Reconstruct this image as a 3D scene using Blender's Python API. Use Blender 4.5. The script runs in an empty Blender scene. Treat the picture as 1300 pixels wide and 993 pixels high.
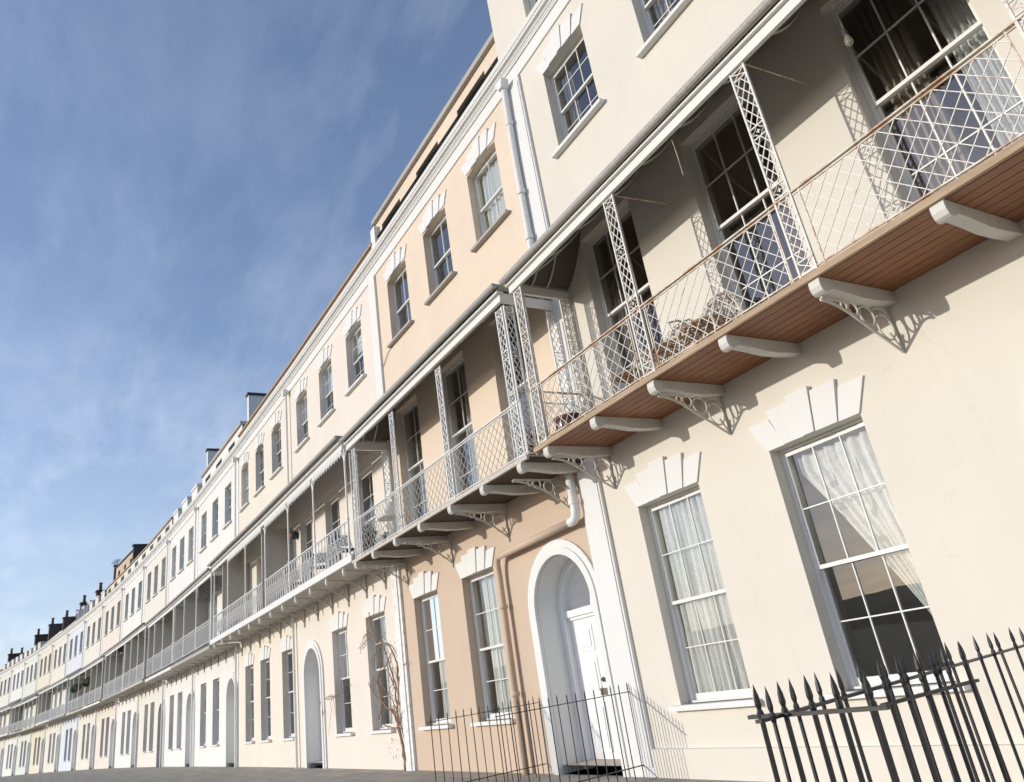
import bpy, math, random
from math import sin, cos, pi, radians
from mathutils import Vector, Matrix
random.seed(7)
S = 1.2                      # drawing units -> metres
FLOOR = 0.45                 # terrace pavement level
sc = bpy.context.scene
COL = sc.collection

# ------------------------------------------------------------------ materials
def nodes(name):
    m = bpy.data.materials.new(name); m.use_nodes = True
    nt = m.node_tree; nt.nodes.clear()
    o = nt.nodes.new('ShaderNodeOutputMaterial'); b = nt.nodes.new('ShaderNodeBsdfPrincipled')
    nt.links.new(b.outputs[0], o.inputs[0])
    return m, nt, b, o
def N(nt, t, **k):
    n = nt.nodes.new(t)
    for a, v in k.items():
        if a in n.inputs: n.inputs[a].default_value = v
        else: setattr(n, a, v)
    return n
def ramp(nt, src, stops):
    r = nt.nodes.new('ShaderNodeValToRGB'); e = r.color_ramp.elements
    e[0].position, e[0].color = stops[0][0], (*stops[0][1], 1); e[1].position, e[1].color = stops[-1][0], (*stops[-1][1], 1)
    for p, c in stops[1:-1]:
        x = e.new(p); x.color = (*c, 1)
    nt.links.new(src, r.inputs[0]); return r.outputs[0]
def mul(c, k): return tuple(min(1, x*k) for x in c)
def mixc(nt, fac, a, b, mode='MIX'):
    m = nt.nodes.new('ShaderNodeMix'); m.data_type = 'RGBA'; m.blend_type = mode
    for s, i in ((fac, 0), (a, 6), (b, 7)):
        if hasattr(s, 'links') or hasattr(s, 'is_linked'): nt.links.new(s, m.inputs[i])
        elif i == 0: m.inputs[0].default_value = s
        else: m.inputs[i].default_value = (*s, 1)
    return m.outputs[2]
def noise(nt, scale, detail=6, rough=.6, mapscale=None, dist=0):
    tc = N(nt, 'ShaderNodeTexCoord'); n = N(nt, 'ShaderNodeTexNoise')
    n.inputs['Scale'].default_value = scale; n.inputs['Detail'].default_value = detail; n.inputs['Roughness'].default_value = rough
    n.inputs['Distortion'].default_value = dist
    if mapscale:
        mp = N(nt, 'ShaderNodeMapping'); mp.inputs['Scale'].default_value = mapscale
        nt.links.new(tc.outputs['Object'], mp.inputs[0]); nt.links.new(mp.outputs[0], n.inputs[0])
    else: nt.links.new(tc.outputs['Object'], n.inputs[0])
    return n.outputs[0]
def bump(nt, b, src, strength=.3, dist=.01):
    bp = N(nt, 'ShaderNodeBump'); bp.inputs['Strength'].default_value = strength; bp.inputs['Distance'].default_value = dist
    nt.links.new(src, bp.inputs['Height']); nt.links.new(bp.outputs[0], b.inputs['Normal'])

def stucco(name, c, rough_scale=60, bstr=.25, var=.06, stain=(.50, .42, .33), stain_amt=.26):
    m, nt, b, o = nodes(name)
    big = noise(nt, .7, 5, .6)
    base = ramp(nt, big, [(.3, mul(c, 1-var)), (.7, mul(c, 1+var*.4))])
    streak = noise(nt, 1.0, 8, .7, (5., 5., .35))
    sf = ramp(nt, streak, [(.56, (0, 0, 0)), (.82, (stain_amt,)*3)])
    c1 = mixc(nt, sf, base, mul(c, .72) if stain is None else tuple(c[i]*.45+stain[i]*.35 for i in range(3)))
    spots = noise(nt, 5.5, 3, .5)
    sp = ramp(nt, spots, [(.72, (0, 0, 0)), (.76, (.35*stain_amt*2,)*3)])
    c2 = mixc(nt, sp, c1, mul(c, .8))
    nt.links.new(c2, b.inputs['Base Color'])
    tc = N(nt, 'ShaderNodeTexCoord'); wn = N(nt, 'ShaderNodeTexNoise'); wn.inputs['Scale'].default_value = 3.; wn.inputs['Detail'].default_value = 6
    vm = N(nt, 'ShaderNodeVectorMath'); vm.operation = 'MULTIPLY_ADD'; vm.inputs[1].default_value = (.5, .5, .5); nt.links.new(tc.outputs['Object'], wn.inputs[0]); nt.links.new(wn.outputs[1], vm.inputs[0]); nt.links.new(tc.outputs['Object'], vm.inputs[2])
    vo = N(nt, 'ShaderNodeTexVoronoi'); vo.feature = 'DISTANCE_TO_EDGE'; vo.inputs['Scale'].default_value = .45; nt.links.new(vm.outputs[0], vo.inputs[0])
    cr = ramp(nt, vo.outputs[0], [(.0, (.12,)*3), (.003, (0, 0, 0))]); gate = ramp(nt, noise(nt, .9, 2, .5), [(.50, (0, 0, 0)), (.60, (1, 1, 1))])
    cg = mixc(nt, 1., cr, gate, 'MULTIPLY'); c2 = mixc(nt, cg, c2, mul(c, .45)); nt.links.new(c2, b.inputs['Base Color'])
    b.inputs['Roughness'].default_value = .85
    fine = noise(nt, rough_scale, 8, .7); wav = noise(nt, 2.2, 3, .5)
    ad = N(nt, 'ShaderNodeMath'); ad.operation = 'MULTIPLY_ADD'; ad.inputs[1].default_value = 2.5
    nt.links.new(wav, ad.inputs[0]); nt.links.new(fine, ad.inputs[2])
    bump(nt, b, ad.outputs[0], bstr, .01)
    return m
def paint(name, c, rough=.5, dirt=.25, rust=0., scale=14, dirtc=(.30, .26, .21), bstr=.15):
    m, nt, b, o = nodes(name)
    n1 = noise(nt, scale, 8, .65)
    f1 = ramp(nt, n1, [(.5, (0, 0, 0)), (.78, (dirt,)*3)])
    col = mixc(nt, f1, c, dirtc)
    if rust:
        n2 = noise(nt, 4.5, 8, .75)
        f2 = ramp(nt, n2, [(.66-rust*.32, (0, 0, 0)), (.74-rust*.2, (.95,)*3)])
        n3 = noise(nt, 30, 4, .6)
        rc = ramp(nt, n3, [(.35, (.28, .12, .045)), (.65, (.58, .31, .13))])
        col = mixc(nt, f2, col, rc)
    nt.links.new(col, b.inputs['Base Color']); b.inputs['Roughness'].default_value = rough
    bump(nt, b, noise(nt, scale*3, 5, .6), bstr, .004)
    return m
def wood(name, a, bcol, rough=.6, sc_=(1.2, 26, 26), bstr=.3):
    m, nt, b, o = nodes(name)
    g = noise(nt, 2.2, 8, .7, sc_, .4)
    col = ramp(nt, g, [(.3, a), (.7, bcol)])
    big = noise(nt, 1.2, 3, .5)
    col = mixc(nt, ramp(nt, big, [(.35, (0, 0, 0)), (.7, (.5,)*3)]), col, mul(a, .8))
    nt.links.new(col, b.inputs['Base Color']); b.inputs['Roughness'].default_value = rough
    bump(nt, b, g, bstr, .005)
    return m
M = {}
M['white'] = paint('white_joinery_paint', (.76, .75, .72), .4, .12)
M['trim'] = stucco('white_masonry_paint', (.75, .745, .725), 50, .12, .03, stain_amt=.10)
M['trim_old'] = paint('peeling_white_paint', (.78, .77, .75), .7, .75, 0, 9, (.33, .31, .29), .4)
M['iron'] = paint('white_ironwork', (.74, .71, .65), .5, .45, .30, 18)
M['iron_rust'] = paint('rusty_white_ironwork', (.74, .68, .58), .55, .5, .72, 16)
M['iron_old'] = paint('dirty_white_ironwork', (.60, .56, .49), .6, .8, .35, 30, (.26, .19, .13))
M['iron_clean'] = paint('clean_white_ironwork', (.78, .78, .76), .5, .2)
M['black'] = paint('black_railing_paint', (.022, .020, .020), .45, .5, 0, 20, (.05, .045, .04))
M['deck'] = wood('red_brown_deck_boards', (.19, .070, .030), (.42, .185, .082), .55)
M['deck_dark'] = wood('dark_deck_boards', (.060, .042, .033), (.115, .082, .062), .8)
M['deck_edge'] = wood('weathered_deck_edge', (.32, .21, .125), (.56, .42, .28), .7)
M['edge_grey'] = paint('weathered_white_edge', (.55, .50, .43), .7, .7, 0, 12, (.22, .17, .12))
M['joist'] = paint('stone_coloured_joist_paint', (.62, .60, .54), .55, .4, 0, 10, (.36, .32, .26))
M['gutter'] = paint('grey_gutter', (.40, .38, .35), .6, .6, 0, 22, (.14, .12, .10), .4)
M['lead'] = paint('grey_lead_sheet', (.15, .145, .14), .6, .5, 0, 8, (.09, .085, .08))
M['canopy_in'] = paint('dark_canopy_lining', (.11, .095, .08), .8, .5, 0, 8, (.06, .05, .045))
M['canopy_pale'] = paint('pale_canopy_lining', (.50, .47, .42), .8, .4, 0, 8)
M['slate'] = paint('dark_roof_slate', (.045, .045, .05), .7, .4, 0, 20, (.09, .08, .07))
M['brick_dark'] = paint('sooty_chimney_brick', (.05, .045, .042), .9, .5, 0, 25, (.10, .075, .06))
M['pot'] = paint('sooty_chimney_pot', (.16, .09, .06), .9, .6, 0, 25, (.05, .04, .035))
M['coping'] = stucco('brown_coping', (.40, .30, .21), 50, .4, .15)
M['coping_grey'] = stucco('grey_stone_coping', (.44, .41, .37), 50, .4, .12, stain_amt=.5)
M['room'] = stucco('dim_room_plaster', (.50, .44, .37), 20, .05)
M['terracotta'] = paint('brown_glazed_terracotta', (.13, .050, .034), .25, .2)
M['pipe'] = paint('white_pipe_paint', (.80, .79, .77), .4, .3, 0, 10)
M['door'] = paint('white_door_paint', (.82, .82, .82), .35, .06)
M['brown_door'] = wood('brown_door_wood', (.16, .07, .03), (.26, .12, .05), .4)
M['metal'] = paint('dull_door_metal', (.20, .18, .15), .4, .4); M['metal'].node_tree.nodes['Principled BSDF'].inputs['Metallic'].default_value = .8
M['foliage'] = paint('green_leaves', (.06, .10, .03), .6, .5, 0, 6, (.10, .13, .05))
M['flower'] = paint('red_petals', (.50, .05, .05), .6, .1)
M['vine'] = paint('brown_vine_bark', (.24, .155, .105), .9, .5, 0, 20, (.12, .08, .055))
M['blue'] = paint('blue_canvas', (.05, .09, .24), .8, .2)
M['orange'] = paint('faded_orange_canvas', (.42, .20, .11), .8, .2)
M['rattan'] = paint('rusty_brown_seat_iron', (.44, .29, .18), .7, .6, 0, 30, (.16, .08, .04))
M['soil'] = paint('dark_soil', (.04, .03, .02), 1, .3)

def glass_mat(name='window_glass', boost=1.35, base=.085):
    m, nt, b, o = nodes(name); nt.nodes.remove(b)
    g = N(nt, 'ShaderNodeBsdfGlossy'); g.inputs['Roughness'].default_value = .0; g.inputs['Color'].default_value = (.93, .96, 1, 1)
    t = N(nt, 'ShaderNodeBsdfTransparent'); t.inputs['Color'].default_value = (.94, .96, .95, 1)
    f = N(nt, 'ShaderNodeFresnel'); f.inputs['IOR'].default_value = 1.5
    mm = N(nt, 'ShaderNodeMath'); mm.operation = 'MULTIPLY_ADD'; mm.inputs[1].default_value = boost; mm.inputs[2].default_value = base; mm.use_clamp = True
    nt.links.new(f.outputs[0], mm.inputs[0])
    mx = N(nt, 'ShaderNodeMixShader'); nt.links.new(mm.outputs[0], mx.inputs[0]); nt.links.new(t.outputs[0], mx.inputs[1]); nt.links.new(g.outputs[0], mx.inputs[2])
    nz = noise(nt, 1.1, 2, .4)
    bp = N(nt, 'ShaderNodeBump'); bp.inputs['Strength'].default_value = .10; bp.inputs['Distance'].default_value = .02
    nt.links.new(nz, bp.inputs['Height']); nt.links.new(bp.outputs[0], g.inputs['Normal'])
    nt.links.new(mx.outputs[0], o.inputs[0]); return m
M['glass'] = glass_mat()
def cloth(name, c, lace=False, trans=.35):
    m, nt, b, o = nodes(name); nt.nodes.remove(b)
    d = N(nt, 'ShaderNodeBsdfDiffuse'); d.inputs[0].default_value = (*c, 1)
    t = N(nt, 'ShaderNodeBsdfTranslucent'); t.inputs[0].default_value = (*c, 1)
    mx = N(nt, 'ShaderNodeMixShader'); mx.inputs[0].default_value = trans
    nt.links.new(d.outputs[0], mx.inputs[1]); nt.links.new(t.outputs[0], mx.inputs[2]); out = mx.outputs[0]
    if lace:
        v = noise(nt, 55, 4, .7); w = noise(nt, 9, 3, .6)
        a = N(nt, 'ShaderNodeMath'); a.operation = 'MULTIPLY_ADD'; a.inputs[1].default_value = .35; a.inputs[2].default_value = .0; nt.links.new(w, a.inputs[0]); a2 = N(nt, 'ShaderNodeMath'); a2.operation = 'ADD'; nt.links.new(a.outputs[0], a2.inputs[0]); nt.links.new(v, a2.inputs[1]); a = a2
        f = ramp(nt, a.outputs[0], [(.28, (.01,)*3), (.42, (.26,)*3)])
        tr = N(nt, 'ShaderNodeBsdfTransparent'); m2 = N(nt, 'ShaderNodeMixShader')
        # ramp clamps at 1: scale the sum down first
        h = N(nt, 'ShaderNodeMath'); h.operation = 'MULTIPLY'; h.inputs[1].default_value = .5
        nt.links.new(a.outputs[0], h.inputs[0]); nt.links.new(h.outputs[0], f.node.inputs[0])
        nt.links.new(f, m2.inputs[0]); nt.links.new(out, m2.inputs[1]); nt.links.new(tr.outputs[0], m2.inputs[2]); out = m2.outputs[0]
    nt.links.new(out, o.inputs[0]); return m
M['lace'] = cloth('white_lace', (.93, .93, .91), True, .3)
M['linen'] = cloth('white_linen', (.82, .83, .80), False, .25)
M['drape'] = cloth('buff_drape', (.40, .34, .27), False, .2)

# ------------------------------------------------------------------ mesh builder
class MB:
    def __init__(s): s.v = []; s.f = []; s.smooth = False
    def add(s, vs, fs):
        o = len(s.v); s.v += [tuple(v) for v in vs]; s.f += [tuple(i+o for i in f) for f in fs]; return s
    def box(s, x0, x1, y0, y1, z0, z1):
        if x0 > x1: x0, x1 = x1, x0
        if y0 > y1: y0, y1 = y1, y0
        if z0 > z1: z0, z1 = z1, z0
        return s.add([(x0,y0,z0),(x1,y0,z0),(x1,y1,z0),(x0,y1,z0),(x0,y0,z1),(x1,y0,z1),(x1,y1,z1),(x0,y1,z1)],
              [(0,3,2,1),(4,5,6,7),(0,1,5,4),(1,2,6,5),(2,3,7,6),(3,0,4,7)])
    def bar(s, p, q, w, h, up=(0, 0, 1)):
        p, q, up = Vector(p), Vector(q), Vector(up); d = (q-p).normalized(); a = d.cross(up)
        if a.length < 1e-4: a = d.cross(Vector((0, 1, 0)))
        a.normalize(); b = a.cross(d); a *= w/2; b *= h/2
        vs = [p-a-b, p+a-b, p+a+b, p-a+b, q-a-b, q+a-b, q+a+b, q-a+b]
        return s.add(vs, [(0,3,2,1),(4,5,6,7),(0,1,5,4),(1,2,6,5),(2,3,7,6),(3,0,4,7)])
    def tube(s, pts, r, n=6, cap=True):
        pts = [Vector(p) for p in pts]; rs = r if isinstance(r, (list, tuple)) else [r]*len(pts)
        vs = []; fs = []; ref = None
        for i, p in enumerate(pts):
            d = (pts[min(i+1, len(pts)-1)]-pts[max(i-1, 0)])
            if d.length < 1e-9: d = Vector((0, 0, 1))
            d.normalize()
            if ref is None: ref = Vector((0, 0, 1)) if abs(d.z) < .9 else Vector((0, 1, 0))
            a = d.cross(ref)
            if a.length < 1e-4: a = d.cross(Vector((1, 0, 0)))
            a.normalize(); b = a.cross(d).normalized(); ref = b
            for k in range(n): vs.append(p+(a*cos(2*pi*k/n)+b*sin(2*pi*k/n))*rs[i])
        for i in range(len(pts)-1):
            for k in range(n): fs.append((i*n+k, i*n+(k+1) % n, (i+1)*n+(k+1) % n, (i+1)*n+k))
        if cap: fs.append(tuple(range(n-1, -1, -1))); fs.append(tuple((len(pts)-1)*n+k for k in range(n)))
        return s.add(vs, fs)
    def prism_x(s, prof, x0, x1):     # profile in (y,z)
        n = len(prof); vs = [(x0, y, z) for y, z in prof]+[(x1, y, z) for y, z in prof]
        fs = [tuple(range(n)), tuple(range(2*n-1, n-1, -1))]+[(i, i+n, (i+1) % n+n, (i+1) % n) for i in range(n)]
        return s.add(vs, fs)
    def prism_y(s, prof, y0, y1):     # profile in (x,z)
        n = len(prof); vs = [(x, y0, z) for x, z in prof]+[(x, y1, z) for x, z in prof]
        fs = [tuple(range(n)), tuple(range(2*n-1, n-1, -1))]+[(i, i+n, (i+1) % n+n, (i+1) % n) for i in range(n)]
        return s.add(vs, fs)
    def ring(s, c, r, w, ax='x', n=18, a0=0, a1=2*pi, sq=1., th=None):   # round bar ring in plane normal to ax
        pts = []
        for i in range(n+1):
            a = a0+(a1-a0)*i/n
            u, v = r*cos(a), r*sin(a)*sq
            pts.append((c[0], c[1]+u, c[2]+v) if ax == 'x' else ((c[0]+u, c[1], c[2]+v) if ax == 'y' else (c[0]+u, c[1]+v, c[2])))
        return s.tube(pts, w, 5)
    def lathe(s, prof, c, n=20):      # (r,z)
        vs = []; fs = []
        for r, z in prof:
            for k in range(n): vs.append((c[0]+r*cos(2*pi*k/n), c[1]+r*sin(2*pi*k/n), c[2]+z))
        for i in range(len(prof)-1):
            for k in range(n): fs.append((i*n+k, i*n+(k+1) % n, (i+1)*n+(k+1) % n, (i+1)*n+k))
        return s.add(vs, fs)
    def mesh(s, name, mat, smooth=False):
        me = bpy.data.meshes.new(name)
        me.from_pydata([(x*S, y*S, z*S) for x, y, z in s.v], [], s.f); me.update()
        import bmesh
        bm = bmesh.new(); bm.from_mesh(me); bmesh.ops.recalc_face_normals(bm, faces=bm.faces); bm.to_mesh(me); bm.free()
        me.materials.append(M[mat] if isinstance(mat, str) else mat)
        if smooth: me.polygons.foreach_set('use_smooth', [True]*len(me.polygons))
        return me
def link(name, me, parent=None, loc=(0, 0, 0), rz=0, bevel=0):
    o = bpy.data.objects.new(name, me); COL.objects.link(o)
    o.location = [c*S for c in loc]; o.rotation_euler = (0, 0, rz)
    if parent: o.parent = parent
    if bevel:
        b = o.modifiers.new('bev', 'BEVEL'); b.width = bevel*S; b.segments = 2; b.limit_method = 'ANGLE'
    return o
def put(name, mb, mat, parent=None, loc=(0, 0, 0), rz=0, smooth=False, bevel=0):
    return link(name, mb.mesh(name, mat, smooth), parent, loc, rz, bevel)
def tag(o, label=None, cat=None, group=None, kind=None):
    if label: o['label'] = label
    if cat: o['category'] = cat
    if group: o['group'] = group
    if kind: o['kind'] = kind
    return o
def smooth_by_angle(o): pass

# ------------------------------------------------------------------ layout of the crescent
FR = [((0, 0), 0.), ((0, 0), 1.108), ((-6.413, -.124), 1.569), ((-13.306, -.313), 2.219), ((-19.684, -.56), 2.916), ((-26.562, -.91), 3.609),
      ((-32.83, -1.306), 4.437), ((-39.148, -1.796), 5.381), ((-45.759, -2.419), 6.343), ((-52.367, -3.153), 7.272), ((-59.094, -4.012), 8.13),
      ((-65.955, -4.992), 8.917), ((-72.567, -6.029), 9.693), ((-78.996, -7.127), 10.495)]
FR = [(o, radians(a)) for o, a in FR]
while len(FR) < 20:
    (ox, oy), a = FR[-1]; w = 6.65
    FR.append(((ox-w*cos(a), oy-w*sin(a)), a+radians(.8)))
WID = [0]+[math.dist(FR[i][0], FR[i+1][0]) for i in range(1, len(FR)-1)]
def frame(h): return FR[h]

# ------------------------------------------------------------------ walls with openings
def arc_pts(x0, x1, z1, rise, n=12):
    """points of the opening head from left springing to right springing"""
    if rise <= 0: return [(x0, z1), (x1, z1)]
    w = (x1-x0)/2; R = (w*w+rise*rise)/(2*rise); cx = (x0+x1)/2; cz = z1-R; a = math.asin(min(1, w/R))
    if rise >= w*.999: a = pi/2
    return [(cx+R*sin(-a+2*a*i/n), cz+R*cos(-a+2*a*i/n)) for i in range(n+1)]
def wall(x0, x1, z0, z1, ops, depth=.3, y=0):
    mb = MB()
    xs = sorted({x0, x1, *[o[0] for o in ops], *[o[1] for o in ops]}); zs = sorted({z0, z1, *[o[2] for o in ops], *[o[3] for o in ops]})
    for i in range(len(xs)-1):
        for j in range(len(zs)-1):
            cx, cz = (xs[i]+xs[i+1])/2, (zs[j]+zs[j+1])/2
            if any(o[0] < cx < o[1] and o[2] < cz < o[3] for o in ops): continue
            mb.add([(xs[i], y, zs[j]), (xs[i+1], y, zs[j]), (xs[i+1], y, zs[j+1]), (xs[i], y, zs[j+1])], [(0, 1, 2, 3)])
    for a, b, c, d, r in ops:
        n = 16 if r > .3 else 8
        hp = arc_pts(a, b, d, r, n)
        if r > 0:
            m = len(hp)//2
            for side, corner in ((hp[:m+1], (a, d)), (hp[m:], (b, d))):
                for p, q in zip(side[:-1], side[1:]):
                    if abs(p[1]-d) < 1e-6 and abs(q[1]-d) < 1e-6: continue
                    mb.add([(p[0], y, p[1]), (q[0], y, q[1]), (corner[0], y, corner[1])], [(0, 1, 2)])
        loop = [(a, c)]+hp+[(b, c)]
        for p, q in zip(loop, loop[1:]+loop[:1]):
            mb.add([(p[0], y, p[1]), (q[0], y, q[1]), (q[0], y+depth, q[1]), (p[0], y+depth, p[1])], [(0, 1, 2, 3)])
    return mb

CACHE = {}
def cached(key, fn, mat, smooth=False):
    if key not in CACHE: CACHE[key] = fn().mesh(key[0], mat, smooth)
    return CACHE[key]

# ------------------------------------------------------------------ sash windows (local: x 0..w, z 0..h, wall face at y=0)
def sash_mesh(w, h, cols, rt, rb, zm, yd, fine):
    mb = MB(); f = .024; y = yd
    def sash(z0, z1, y0, rows, botw, topw):
        a, b = .034, w-.034
        mb.box(a, a+f, y0, y0+.03, z0, z1); mb.box(b-f, b, y0, y0+.03, z0, z1)
        mb.box(a+f, b-f, y0, y0+.03, z0, z0+botw); mb.box(a+f, b-f, y0, y0+.03, z1-topw, z1)
        g = .011 if fine else .013
        for i in range(1, cols):
            x = a+f+(b-a-2*f)*i/cols; mb.box(x-g/2, x+g/2, y0+.004, y0+.026, z0+botw, z1-topw)
        for j in range(1, rows):
            z = z0+botw+(z1-topw-z0-botw)*j/rows; mb.box(a+f, b-f, y0+.006, y0+.024, z-g/2, z+g/2)
    sash(zm-.018, h-.035, y, rt, .035, .035)
    sash(.02, zm+.018, y+.033, rb, .06, .035)
    return mb
def frame_mesh(w, h, yd):
    mb = MB()
    mb.box(0.001, .034, yd-.012, yd+.1, 0, h); mb.box(w-.034, w-.001, yd-.012, yd+.1, 0, h)
    mb.box(.034, w-.034, yd-.012, yd+.1, h-.03, h-.001); mb.box(.034, w-.034, yd-.02, yd+.1, 0.001, .02)
    return mb
def glass_mesh(w, h, zm, yd):
    mb = MB(); a, b = .06, w-.06
    for z0, z1, y in ((zm, h-.05, yd+.015), (.04, zm, yd+.048)):
        mb.add([(a, y, z0), (b, y, z0), (b, y, z1), (a, y, z1)], [(0, 1, 2, 3)])
    return mb
def lintel_mesh(w, top, arch=0):
    """five stepped voussoirs, springing from the head of the opening at z=0"""
    mb = MB(); c = w/2; e = w/2+.002
    def q(xa, xb, xc, xd, zt, y):     # bottom xa..xb, top xc..xd
        mb.prism_y([(c+xa, .001), (c+xb, .001), (c+xd, zt), (c+xc, zt)], -y, .002)
    k = w/1.02
    q(-.06*k, .06*k, -.13*k, .13*k, top, .050)
    q(.062*k, .30*k, .132*k, .40*k, top-.045, .034); q(-.30*k, -.062*k, -.40*k, -.132*k, top-.045, .034)
    q(.302*k, e, .402*k, .66*k, top-.12, .020); q(-e, -.302*k, -.66*k, -.402*k, top-.12, .020)
    return mb
def sill_mesh(w, o=.1, t=.05, p=.09):
    return MB().box(-o, w+o, -p, .16, -t, 0)
def window(root, x0, x1, z0, z1, kind, cols, rt, rb, zm, mat='white', lintel=.37, sill=True, rise=0, yd=.14, fine=False):
    w, h = round(x1-x0, 3), round(z1-z0, 3); zm = round(zm-z0, 3)
    key = (kind, w, h, cols, rt, rb, zm, mat)
    p = link('window', cached(('window',)+key, lambda: frame_mesh(w, h, yd), mat), root, (x0, 0, z0))
    link('sash', cached(('sash',)+key, lambda: sash_mesh(w, h, cols, rt, rb, zm, yd, fine), mat), p)
    link('glass', cached(('glass',)+key, lambda: glass_mesh(w, h, zm, yd), 'glass'), p)
    if lintel: link('lintel', cached(('lintel', w, lintel), lambda: lintel_mesh(w, lintel), 'trim'), p, (0, 0, h))
    if sill: link('sill', cached(('sill', w, sill), lambda: sill_mesh(w), sill if isinstance(sill, str) else 'trim'), p)
    if kind in ('U3', 'U2x', 'Gg', 'Fg', 'AT') and rnd_b.random() < .6:
        f = rnd_b.choice((.2, .35, .5, .98)); b = MB().box(.04, w-.04, yd+.12, yd+.125, h-h*f, h-.03)
        put('blind', b, rnd_b.choice(('linen', 'linen', 'drape')), p)
    return p
rnd_b = random.Random(11)

# ------------------------------------------------------------------ doors
def door(root, xc, zt, w, mat='door', depth=.42, letter=True):
    """arched doorcase; w outer width of opening"""
    r = w/2; x0, x1 = xc-r, xc+r
    mb = MB(); n = 20
    for ro, ri, y in ((.19, .10, .035), (.10, .0, .055)):
        for i in range(n):
            a, b = pi*i/n, pi*(i+1)/n
            P = lambda R, t, yy: (xc-R*cos(t), yy, zt-r+R*sin(t))
            vs = [P(r+ri, a, -y), P(r+ri, b, -y), P(r+ro, b, -y), P(r+ro, a, -y), P(r+ri, a, .002), P(r+ri, b, .002), P(r+ro, b, .002), P(r+ro, a, .002)]
            mb.add(vs, [(0, 1, 2, 3), (0, 4, 5, 1), (3, 2, 6, 7), (0, 3, 7, 4), (1, 5, 6, 2)])
        mb.box(x0-ro, x0-ri, -y, .002, FLOOR, zt-r); mb.box(x1+ri, x1+ro, -y, .002, FLOOR, zt-r)
    p = put('door_surround', mb, 'trim', root)
    # inner reveal moulding + frame
    fr = MB(); yi = depth-.10; ri = r-.10
    for i in range(n):
        a, b = pi*i/n, pi*(i+1)/n
        P = lambda R, t, yy: (xc-R*cos(t), yy, zt-r+R*sin(t))
        fr.add([P(r, a, yi), P(r, b, yi), P(ri, b, yi), P(ri, a, yi), P(ri, a, depth), P(ri, b, depth)], [(0, 1, 2, 3), (3, 2, 5, 4)])
    fr.box(x0, x0+.1, yi, depth, FLOOR, zt-r); fr.box(x1-.1, x1, yi, depth, FLOOR, zt-r)
    lin = MB(); e = .006
    for i in range(n):
        a, b = pi*i/n, pi*(i+1)/n; P = lambda R, t, yy: (xc-R*cos(t), yy, zt-r+R*sin(t))
        lin.add([P(r-e, a, .0), P(r-e, b, .0), P(r-e, b, yi), P(r-e, a, yi)], [(0, 1, 2, 3)])
    lin.box(x0+.001, x0+e, -.001, yi, FLOOR, zt-r); lin.box(x1-e, x1-.001, -.001, yi, FLOOR, zt-r)
    put('door_lining', lin, 'trim', p)
    tr = zt-r-.02
    fr.box(x0+.1, x1-.1, depth-.07, depth+.01, tr-.09, tr); fr.box(x0+.1, x1-.1, depth-.04, depth+.01, tr-.13, tr-.09)
    put('door_frame', fr, mat if mat == 'door' else 'brown_door', p)
    gl = MB(); pts = [(xc-ri*cos(pi*i/n), depth-.005, zt-r+ri*sin(pi*i/n)) for i in range(n+1)]
    gl.add(pts+[(xc, depth-.005, tr)], [(i, i+1, n+1) for i in range(n)])
    put('fanlight', gl, 'glass', p)
    lf = MB(); dx0, dx1 = x0+.1, x1-.1; dz1 = tr-.13
    lf.box(dx0, dx1, depth-.01, depth+.05, FLOOR+.02, dz1)
    dw = (dx1-dx0)
    for cx in (dx0+dw*.29, dx0+dw*.71):
        for a, b in ((.10, .42), (.47, .72), (.77, .95)):
            za, zb = FLOOR+(dz1-FLOOR)*a, FLOOR+(dz1-FLOOR)*b; hw = dw*.15
            lf.box(cx-hw, cx+hw, depth-.022, depth-.008, za, zb); lf.box(cx-hw*.7, cx+hw*.7, depth-.034, depth-.02, za+hw*.3, zb-hw*.3)
    d = put('door', lf, mat, root)
    if letter:
        put('letter_box', MB().box(xc-.10, xc+.10, depth-.03, depth-.011, FLOOR+.82, FLOOR+.90), 'metal', d)
        kn = MB().lathe([(.0, 0), (.028, .004), (.03, .02), (.014, .03), (.01, .05), (0, .05)], (0, 0, 0), 12)
        kn.v = [(xc+x, depth-.012-z, FLOOR+1.0+y) for x, y, z in kn.v]
        put('door_knob', kn, 'metal', d, smooth=True)
    return (x0, x1, FLOOR, zt, r)

# ------------------------------------------------------------------ curtains (top-level things, they hang behind the glass)
def curtain(h, x0, x1, z0, z1, y, label, mat='linen', folds=7, amp=.018, leftf=None, rightf=None, group=None, name='curtain', nx=60, nz=26):
    mb = MB(); O, a = frame(h); xm = (x0+x1)/2
    vs = []
    for j in range(nz+1):
        t = j/nz; z = z1+(z0-z1)*t
        xa = x0 if leftf is None else leftf(t); xb = x1 if rightf is None else rightf(t)
        for i in range(nx+1):
            u = i/nx; x = xa+(xb-xa)*u
            yy = y+amp*sin(folds*2*pi*u+1.3*sin(3*t))+amp*.5*sin(folds*4.4*pi*u+2*t)
            vs.append((x-xm, yy, z-z0))
    fs = [(j*(nx+1)+i, j*(nx+1)+i+1, (j+1)*(nx+1)+i+1, (j+1)*(nx+1)+i) for j in range(nz) for i in range(nx)]
    mb.add(vs, fs); me = mb.mesh(name, mat, True)
    o = link(name, me, None, (O[0]+xm*cos(a), O[1]+xm*sin(a), z0), a)
    return tag(o, label, 'curtain', group)

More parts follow.
